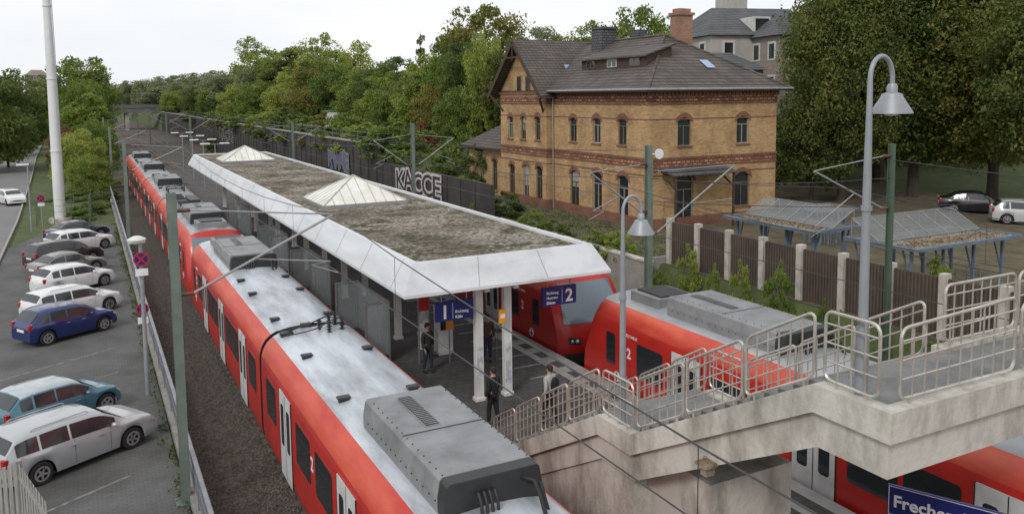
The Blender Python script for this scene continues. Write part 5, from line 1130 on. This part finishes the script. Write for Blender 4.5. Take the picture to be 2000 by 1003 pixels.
# ---------------------------------------------------------------- cars
def interp(x, P_):
    return float(np.interp(x, [p[0] for p in P_], [p[1] for p in P_]))
TOPS = {'hatch': [(0, .5), (.008, .6), (.03, .7), (.13, .955), (.22, .995), (.38, 1), (.55, .975), (.61, .93), (.775, .66), (.86, .62), (.95, .55), (.985, .48), (1, .38)],
        'wagon': [(0, .5), (.008, .62), (.02, .7), (.075, .94), (.14, .985), (.35, 1), (.54, .975), (.61, .93), (.765, .655), (.86, .61), (.95, .54), (.985, .46), (1, .36)],
        'sedan': [(0, .5), (.01, .62), (.04, .68), (.12, .7), (.25, .93), (.35, .99), (.5, 1), (.58, .96), (.73, .67), (.86, .61), (.95, .54), (.985, .46), (1, .36)]}
def car(label, loc, head, col, kind='hatch', L=4.1, W=1.75, H=1.48, wb=2.52, metal=.0, group='cars parked along the fence', roofcol=None):
    t = thing('parked_car', label, 'car', loc, head, group)
    pm_ = mat('car_paint_'+label[:12].replace(' ', '_'), col, .28, metal, tuple(c*.93 for c in col), 1, coat=.8)
    pr_ = mat('car_roof_paint', roofcol, .28, metal, coat=.8) if roofcol else pm_
    tp = TOPS[kind]; N_ = 72; rw = .315; wx = (-wb/2-.02, wb/2+.02)
    bz = .60
    def sec(f):
        x = (f-.5)*L; e = max(0, (abs(2*f-1)-.72)/.28); hw = W/2*(1-.17*e**2.2); top = interp(f, tp)*H; bel = min((bz+.05*(.5-f))*H, top-.03*H)
        zb_ = .2+.06*e
        for w_ in wx:
            q = abs(x-w_)
            if q < rw+.07: zb_ = max(zb_, .3+math.sqrt(max(0, (rw+.07)**2-q*q))*.98)
        c = max(0, min(1, (top-bel)/(H*.34))); hr = hw*.9*(1-c)+W/2*.77*c
        return x, hw, top, bel, zb_, hr
    rows = []
    fs_ = sorted(set(list(np.linspace(0, 1, N_))+[p[0] for p in tp]))
    for f in fs_:
        x, hw, top, bel, zb_, hr = sec(f)
        h = [(hw*.95, zb_), (hw*.99, zb_+(bel-zb_)*.3), (hw, zb_+(bel-zb_)*.62), (hw*.985, zb_+(bel-zb_)*.86), (hw*.95, bel), (hr, bel+(top-bel)*.84), (hr*.88, bel+(top-bel)*.965), (hr*.5, top), (0, top+.012)]
        rows.append([(x, -a, z) for a, z in h]+[(x, a, z) for a, z in h[-2::-1]])
    n = len(rows[0]); mb = MB(); vv = [p for r_ in rows for p in r_]; ff = []; mm = []
    for i in range(len(rows)-1):
        for k in range(n-1):
            ff.append((i*n+k, i*n+k+1, (i+1)*n+k+1, (i+1)*n+k)); mm.append(1 if 5 <= k <= n-7 and .12 < fs_[i] < .62 else 0)
    mb.add(vv, ff); mb.m = mm
    mb.add(rows[0], [tuple(range(n))]); mb.add(rows[-1], [tuple(range(n))])
    mb.build('body', [pm_, pr_], t, smooth=True)
    mb = MB(); mb.box(-L/2+.25, L/2-.25, -W/2+.28, W/2-.28, .17, .62); mb.box(-L/2+.9, L/2-.9, -W/2+.09, W/2-.09, .165, .24); mb.build('underbody', K['dark'], t)
    def sidewin(f0, f1, side):
        m_ = MB(); A = []; n_ = 10
        for k in range(n_+1):
            f = f0+(f1-f0)*k/n_; x, hw, top, bel, zb_, hr = sec(f); zt_ = bel+(top-bel)*.84
            if zt_-bel < .02: zt_ = bel+.02
            for g in (.1, .9): A.append((x, side*(hw*.95+(hr-hw*.95)*g+.008), bel+(zt_-bel)*g))
        m_.add(A, [(2*k, 2*k+1, 2*k+3, 2*k+2) for k in range(n_)]); m_.build('side_window', K['glass'], t)
    iv = {'hatch': [(.115, .21), (.23, .40), (.415, .70)], 'wagon': [(.07, .2), (.215, .385), (.40, .69)], 'sedan': [(.17, .375), (.39, .66)]}[kind]
    for sd in (-1, 1):
        for a, b in iv: sidewin(a, b, sd)
    def crosswin(f0, f1, nm):
        m_ = MB(); A = []; n_ = 6; cols = (-.9, -.6, -.3, 0, .3, .6, .9)
        for k in range(n_+1):
            f = f0+(f1-f0)*k/n_; x, hw, top, bel, zb_, hr = sec(f); sg = 1 if f > .5 else -1
            for c in cols:
                ac = abs(c); z = top+.012 if ac < .01 else (top if ac < .5 else bel+(top-bel)*(.965+(.035)*(.88-ac)/.38))
                A.append((x+sg*.012, c*hr, z+.012))
        m_.add(A, [(k*7+i, k*7+i+1, (k+1)*7+i+1, (k+1)*7+i) for k in range(n_) for i in range(6)]); m_.build(nm, K['glass'], t, smooth=True)
    crosswin(.625 if kind != 'sedan' else .595, .755 if kind != 'sedan' else .715, 'windscreen')
    a, b = {'hatch': (.035, .12), 'wagon': (.023, .07), 'sedan': (.13, .24)}[kind]; crosswin(a, b, 'rear_window')
    wm = None
    for wxx in wx:
        for sd in (-1, 1):
            y = sd*(W/2-.12)
            if wm is None:
                m_ = MB(); r_ = rw; m_.lathe([(r_*.6, -.1), (r_*.92, -.105), (r_, -.07), (r_, .07), (r_*.92, .105), (r_*.6, .1), (r_*.6, -.1)], (0, 0, 0), 22, axis='y'); wm = m_.build('wheel', K['tyre'], t, smooth=True)
                m_ = MB(); m_.lathe([(r_*.66, -.09), (r_*.6, -.095), (r_*.56, -.05), (0, -.05)], (0, 0, 0), 22, axis='y', mi=1)
                m_.lathe([(r_*.5, -.108), (r_*.66, -.108), (r_*.66, -.09), (r_*.5, -.09)], (0, 0, 0), 22, axis='y'); m_.lathe([(0, -.1), (.07, -.1), (.07, -.06), (0, -.06)], (0, 0, 0), 12, axis='y')
                for k in range(5): an = 2*PI*k/5; m_.bar((0, -.085, 0), (r_*.6*math.cos(an), -.085, r_*.6*math.sin(an)), .055, .03, up=(0, 1, 0))
                m_.build('rim', [K['rim'], K['dark']], wm, smooth=False); w_ = wm
            else: w_ = dup(wm, par=t)
            w_.location = (wxx, y, rw+.0); w_.rotation_euler = (0, random.uniform(0, 1), 0) if sd < 0 else (0, 0, PI)
    for sd in (-1, 1):
        m_ = MB(); A = []
        for i in range(4):
            f = .935+.055*i/3; x, hw, top, bel, zb_, hr = sec(f)
            for g in (.80, .98): A.append((x+.012, sd*(hw*.992+.006), zb_+(bel-zb_)*g if g < .9 else bel+.0))
        m_.add(A, [(2*k, 2*k+1, 2*k+3, 2*k+2) for k in range(3)])
        x, hw, top, bel, zb_, hr = sec(1.0); m_.box(x-.02, x+.012, min(sd*hw*.5, sd*hw*.98), max(sd*hw*.5, sd*hw*.98), bel-.17, bel-.03); m_.build('headlight', K['lightglass'], t)
        m_ = MB(); x, hw, top, bel, zb_, hr = sec(0.02); m_.box(-L/2-.012, -L/2+.12, min(sd*hw*.78, sd*hw*.985), max(sd*hw*.78, sd*hw*.985), H*.5, H*.66); m_.build('taillight', K['tail'], t, bevel=.015)
        m_ = MB(); m_.sph((L*.16, sd*(W/2+.07), H*.65), (.07, .1, .065), 10, 6); m_.bar((L*.165, sd*(W/2-.08), H*.63), (L*.16, sd*(W/2+.03), H*.64), .05, .03); m_.build('wing_mirror', pm_, t, smooth=True)
        for fd in (.385, .56) if kind != 'sedan' else (.4, .57): m_ = MB(); x = (fd-.5)*L; m_.box(x, x+.15, min(sd*W*.494, sd*W*.508), max(sd*W*.494, sd*W*.508), H*.52, H*.535); m_.build('door_handle', K['rim'] if metal else pm_, t)
        for fd in (.215 if kind == 'wagon' else .26, .41, .645):
            m_ = MB(); A = []; x = (fd-.5)*L
            for k in range(6):
                xx, hw, top, bel, zb_, hr = sec(fd); g = k/5; zz = .26+(bel-.26)*g; gg_ = (zz-.2)/(bel-.2); yy = hw*np.interp(gg_, [0, .3, .62, .86, 1], [.95, .99, 1, .985, .95])+.002
                A += [(x-.006, sd*yy, zz), (x+.006, sd*yy, zz)]
            m_.add(A, [(2*k, 2*k+1, 2*k+3, 2*k+2) for k in range(5)]); m_.build('door_gap', K['dark'], t)
    m_ = MB(); m_.box(-L/2-.01, -L/2+.02, -.26, .26, H*.42, H*.42+.11); m_.build('number_plate', K['signwhite'], t)
    m_ = MB(); m_.box(L/2-.05, L/2+.012, -W*.24, W*.24, .42, .52); m_.build('grille', K['dark'], t)
    if kind == 'wagon':
        for sd in (-1, 1): m_ = MB(); m_.tube([(-L*.32, sd*W*.335, H*.985), (-L*.3, sd*W*.335, H*1.01), (L*.02, sd*W*.335, H*1.01), (L*.04, sd*W*.335, H*.98)], .015, 6); m_.build('roof_rail', K['rim'], t)
    return t
HD = R(31)
def place(px, py, wb, W):
    p = atZ(px, py, .305); d = Vector((math.cos(HD), math.sin(HD), 0)); lft = Vector((-math.sin(HD), math.cos(HD), 0))
    c = p-d*wb/2+lft*(W/2-.12); return (c.x, c.y, .305)
car('silver estate car nearest the camera at the lower left', place(256, 874, 2.6, 1.8), HD, (.44, .455, .47), 'wagon', 4.42, 1.80, 1.48, 2.6, .35)
car('teal blue small hatchback with light roof behind the silver estate', place(206, 804, 2.46, 1.68), HD, (.06, .17, .23), 'hatch', 3.65, 1.68, 1.40, 2.46, .3, roofcol=(.45, .5, .53))
car('dark blue hatchback parked between the white cars and the teal one', place(202, 645, 2.45, 1.69), HD, (.010, .022, .12), 'hatch', 3.85, 1.69, 1.49, 2.45, .2)
car('white hatchback directly behind the dark blue one', place(212, 605, 2.6, 1.76), HD, (.68, .69, .69), 'wagon', 4.25, 1.76, 1.46, 2.6)
car('white small hatchback, second white car from the camera', place(203, 557, 2.5, 1.72), HD, (.68, .69, .69), 'hatch', 3.95, 1.72, 1.44, 2.5)
car('grey brown low car between white hatchback and brown off roader', place(186, 530, 2.5, 1.7), HD, (.20, .19, .18), 'sedan', 4.1, 1.7, 1.38, 2.5, .4)
car('dark brown tall off roader in the middle of the row', place(180, 511, 2.6, 1.82), HD, (.035, .024, .02), 'wagon', 4.3, 1.82, 1.6, 2.6, .4)
car('white estate car beyond the brown off roader, far part of the row', place(204, 484, 2.6, 1.76), HD, (.7, .71, .71), 'hatch', 4.3, 1.76, 1.5, 2.6)
car('dark saloon at the far end of the row', place(196, 463, 2.6, 1.76), HD, (.03, .035, .05), 'sedan', 4.2, 1.76, 1.42, 2.6, .3)
p = atZ(22, 398, .31); car('white car driving on the road at the left edge', (p.x, p.y, .31), R(-70), (.68, .69, .69), 'hatch', 4.2, 1.76, 1.5, 2.6, group='cars on the road')
p = atZ(1905, 414, 2.28); car('black car parked under the trees at the far right', (p.x, p.y, 2.28), R(-50), (.015, .015, .018), 'sedan', 4.5, 1.8, 1.45, 2.7, group='cars under the trees')
p = atZ(2010, 436, 2.28); car('light grey car at the right edge under the trees', (p.x, p.y, 2.28), R(-50), (.45, .46, .47), 'hatch', 4.2, 1.8, 1.5, 2.6, group='cars under the trees')
# ---------------------------------------------------------------- people
def skinmesh(name, chains, m_, parent, sub=1):
    bm = bmesh.new(); lay = bm.verts.layers.skin.verify(); D = {}
    first = True
    for ch in chains:
        prev = None
        for x, y, z, r in ch:
            key = (round(x, 4), round(y, 4), round(z, 4))
            if key not in D:
                v = bm.verts.new((x, y, z)); v[lay].radius = (r, r); v[lay].use_root = first; first = False; D[key] = v
            v = D[key]
            if prev is not None and prev is not v and bm.edges.get((prev, v)) is None: bm.edges.new((prev, v))
            prev = v
    me = bpy.data.meshes.new(name); bm.to_mesh(me); bm.free(); me.materials.append(m_)
    o = bpy.data.objects.new(name, me); COL.objects.link(o); o.parent = parent
    s = o.modifiers.new('skin', 'SKIN'); s.use_smooth_shade = True; u = o.modifiers.new('sub', 'SUBSURF'); u.levels = sub; u.render_levels = sub+0
    return o
def person(label, loc, head, jacket, trousers, hairc, step=0., bag=None, scale=1., armf=.08):
    t = thing('person', label, 'person', loc, head); t.scale = (scale,)*3
    sw = step
    legs = []
    for s, f in ((-1, sw), (1, -sw)):
        legs.append((s, [(0, 0, .95, .12), (s*.09, 0, .9, .085), (s*.1, f*.5+.03, .5, .055), (s*.11, f-.02, .09, .038)]))
    arms = []
    for s, f in ((-1, -sw), (1, sw)):
        arms.append((s, [(0, 0, 1.38, .12), (s*.18, 0, 1.4, .052), (s*.235, f*.3-.02, 1.13, .038), (s*.245, f*.6+armf, .9, .026), (s*.245, f*.7+armf+.03, .84, .026)]))
    tor = [(0, 0, .95, .12), (0, 0, 1.15, .115), (0, 0, 1.38, .12), (0, 0, 1.5, .048), (0, .015, 1.57, .07), (0, .015, 1.66, .082), (0, .01, 1.72, .06)]
    fing = []
    for s, a in arms:
        hx, hy, hz, _ = a[-1]
        for k in range(4):
            o_ = -.027+.018*k; l = (.065, .075, .07, .055)[k]
            fing.append([a[-1], (hx, hy+o_, hz-.04, .009), (hx-s*.01, hy+o_, hz-.04-l*.6, .008), (hx-s*.03, hy+o_, hz-.04-l, .006)])
        fing.append([a[-1], (hx-s*.01, hy+.035, hz-.01, .01), (hx-s*.02, hy+.05, hz-.05, .008)])
    nose = [[(0, .015, 1.66, .082), (0, .1, 1.645, .012)]]
    skinmesh('body', [tor]+[l for _, l in legs]+[a for _, a in arms]+fing+nose, K['skin'], t)
    skinmesh('jacket', [[(0, 0, 1.2, .155), (0, 0, .92, .15), (0, 0, .82, .14)], [(0, 0, 1.2, .155), (0, 0, 1.39, .15), (0, 0, 1.47, .07)]]+[[(0, 0, 1.39, .15), (a[1][0], a[1][1], a[1][2], .075), (a[2][0], a[2][1], a[2][2], .06), (a[3][0], a[3][1], a[3][2]+.02, .045)] for _, a in arms], jacket, t)
    skinmesh('trousers', [[(0, 0, .97, .13), (l[1][0], l[1][1], l[1][2], .105), (l[2][0], l[2][1], l[2][2], .078), (l[3][0], l[3][1], l[3][2]+.02, .06)] for _, l in legs], trousers, t)
    for _, l in legs:
        m_ = MB(); a = l[3]; m_.sph((a[0], a[1]+.06, .045), (.048, .135, .045), 10, 6); m_.build('shoe', K['dark'], t, smooth=True)
    m_ = MB(); m_.sph((0, 0, 1.685), (.092, .1, .085), 12, 8); m_.sph((0, -.035, 1.64), (.085, .075, .085), 12, 8); m_.build('hair', hairc, t, smooth=True)
    for s in (-1, 1): m_ = MB(); m_.sph((s*.03, .093, 1.665), .009, 8, 6); m_.build('eye', K['hair'], t)
    m_ = MB(); m_.box(-.022, .022, .085, .095, 1.605, 1.612); m_.build('mouth', K['hair'], t)
    if bag:
        m_ = MB(); m_.sph((0, -.2, 1.2), (.16, .1, .24), 12, 8); m_.build('backpack', bag, t, smooth=True)
    return t
jd = mat('jacket_dark_olive', (.035, .034, .028), .8); jn = mat('jeans', (.03, .04, .07), .85); jb = mat('hoodie_black', (.012, .012, .014), .85); jw = mat('shirt_light', (.42, .42, .42), .8); jg = mat('trousers_black', (.015, .015, .018), .85)
p = atZ(836, 727, .96); person('person in a dark olive jacket and jeans standing under the platform 1 sign', (p.x, p.y, .966), R(200), jd, jn, K['hair'], .08)
p = atZ(964, 830, .96); person('person in a black jacket near the foot of the stairs', (p.x, p.y, .966), R(20), jb, jg, K['hair'], .1)
p = atZ(1074, 826, .96); person('person with light top and black backpack walking beyond the stairs', (p.x, p.y, .966), R(20), jw, jg, K['hair'], .15, bag=jb)
p = atZ(952, 705, .96); person('person in brown jacket standing behind the first white canopy posts', (p.x, p.y, .966), R(160), mat('jacket_brown', (.09, .05, .035), .8), jn, K['hair'], .05)
# ---------------------------------------------------------------- light
w = bpy.data.worlds.new('World'); S.world = w; w.use_nodes = True; N = w.node_tree.nodes; L = w.node_tree.links; bg = N['Background']
sky = N.new('ShaderNodeTexSky'); sky.sky_type = 'NISHITA'; sky.sun_disc = False; sky.sun_elevation = R(38); sky.sun_rotation = R(231); sky.air_density = 1; sky.dust_density = 3
tc = N.new('ShaderNodeTexCoord'); mp = N.new('ShaderNodeMapping'); mp.inputs['Scale'].default_value = (1, 1, 3.5); L.new(tc.outputs['Generated'], mp.inputs[0])
n = N.new('ShaderNodeTexNoise'); n.inputs['Scale'].default_value = 2.2; n.inputs['Detail'].default_value = 7; L.new(mp.outputs[0], n.inputs['Vector'])
r = N.new('ShaderNodeValToRGB'); r.color_ramp.elements[0].position = .3; r.color_ramp.elements[0].color = (.86, .90, .95, 1); r.color_ramp.elements[1].position = .6; r.color_ramp.elements[1].color = (1, 1, 1, 1); L.new(n.outputs['Fac'], r.inputs[0])
sc = N.new('ShaderNodeVectorMath'); sc.operation = 'SCALE'; sc.inputs['Scale'].default_value = 10.9; L.new(r.outputs[0], sc.inputs[0])
mx = N.new('ShaderNodeMix'); mx.data_type = 'RGBA'; mx.inputs[0].default_value = .9; L.new(sky.outputs[0], mx.inputs[6]); L.new(sc.outputs[0], mx.inputs[7]); L.new(mx.outputs[2], bg.inputs['Color']); bg.inputs['Strength'].default_value = .1
sd = bpy.data.lights.new('sun', 'SUN'); sd.energy = 1.4; sd.angle = R(12); sd.color = (1, .96, .9); so = bpy.data.objects.new('sun', sd); COL.objects.link(so)
dv = Vector((-.62, -.5, .62)); so.rotation_euler = dv.to_track_quat('Z', 'Y').to_euler(); so.location = (0, 0, 60)
S.view_settings.view_transform = 'Standard'; S.view_settings.look = 'None'; S.view_settings.exposure = 0
print('OBJ', len(bpy.data.objects))
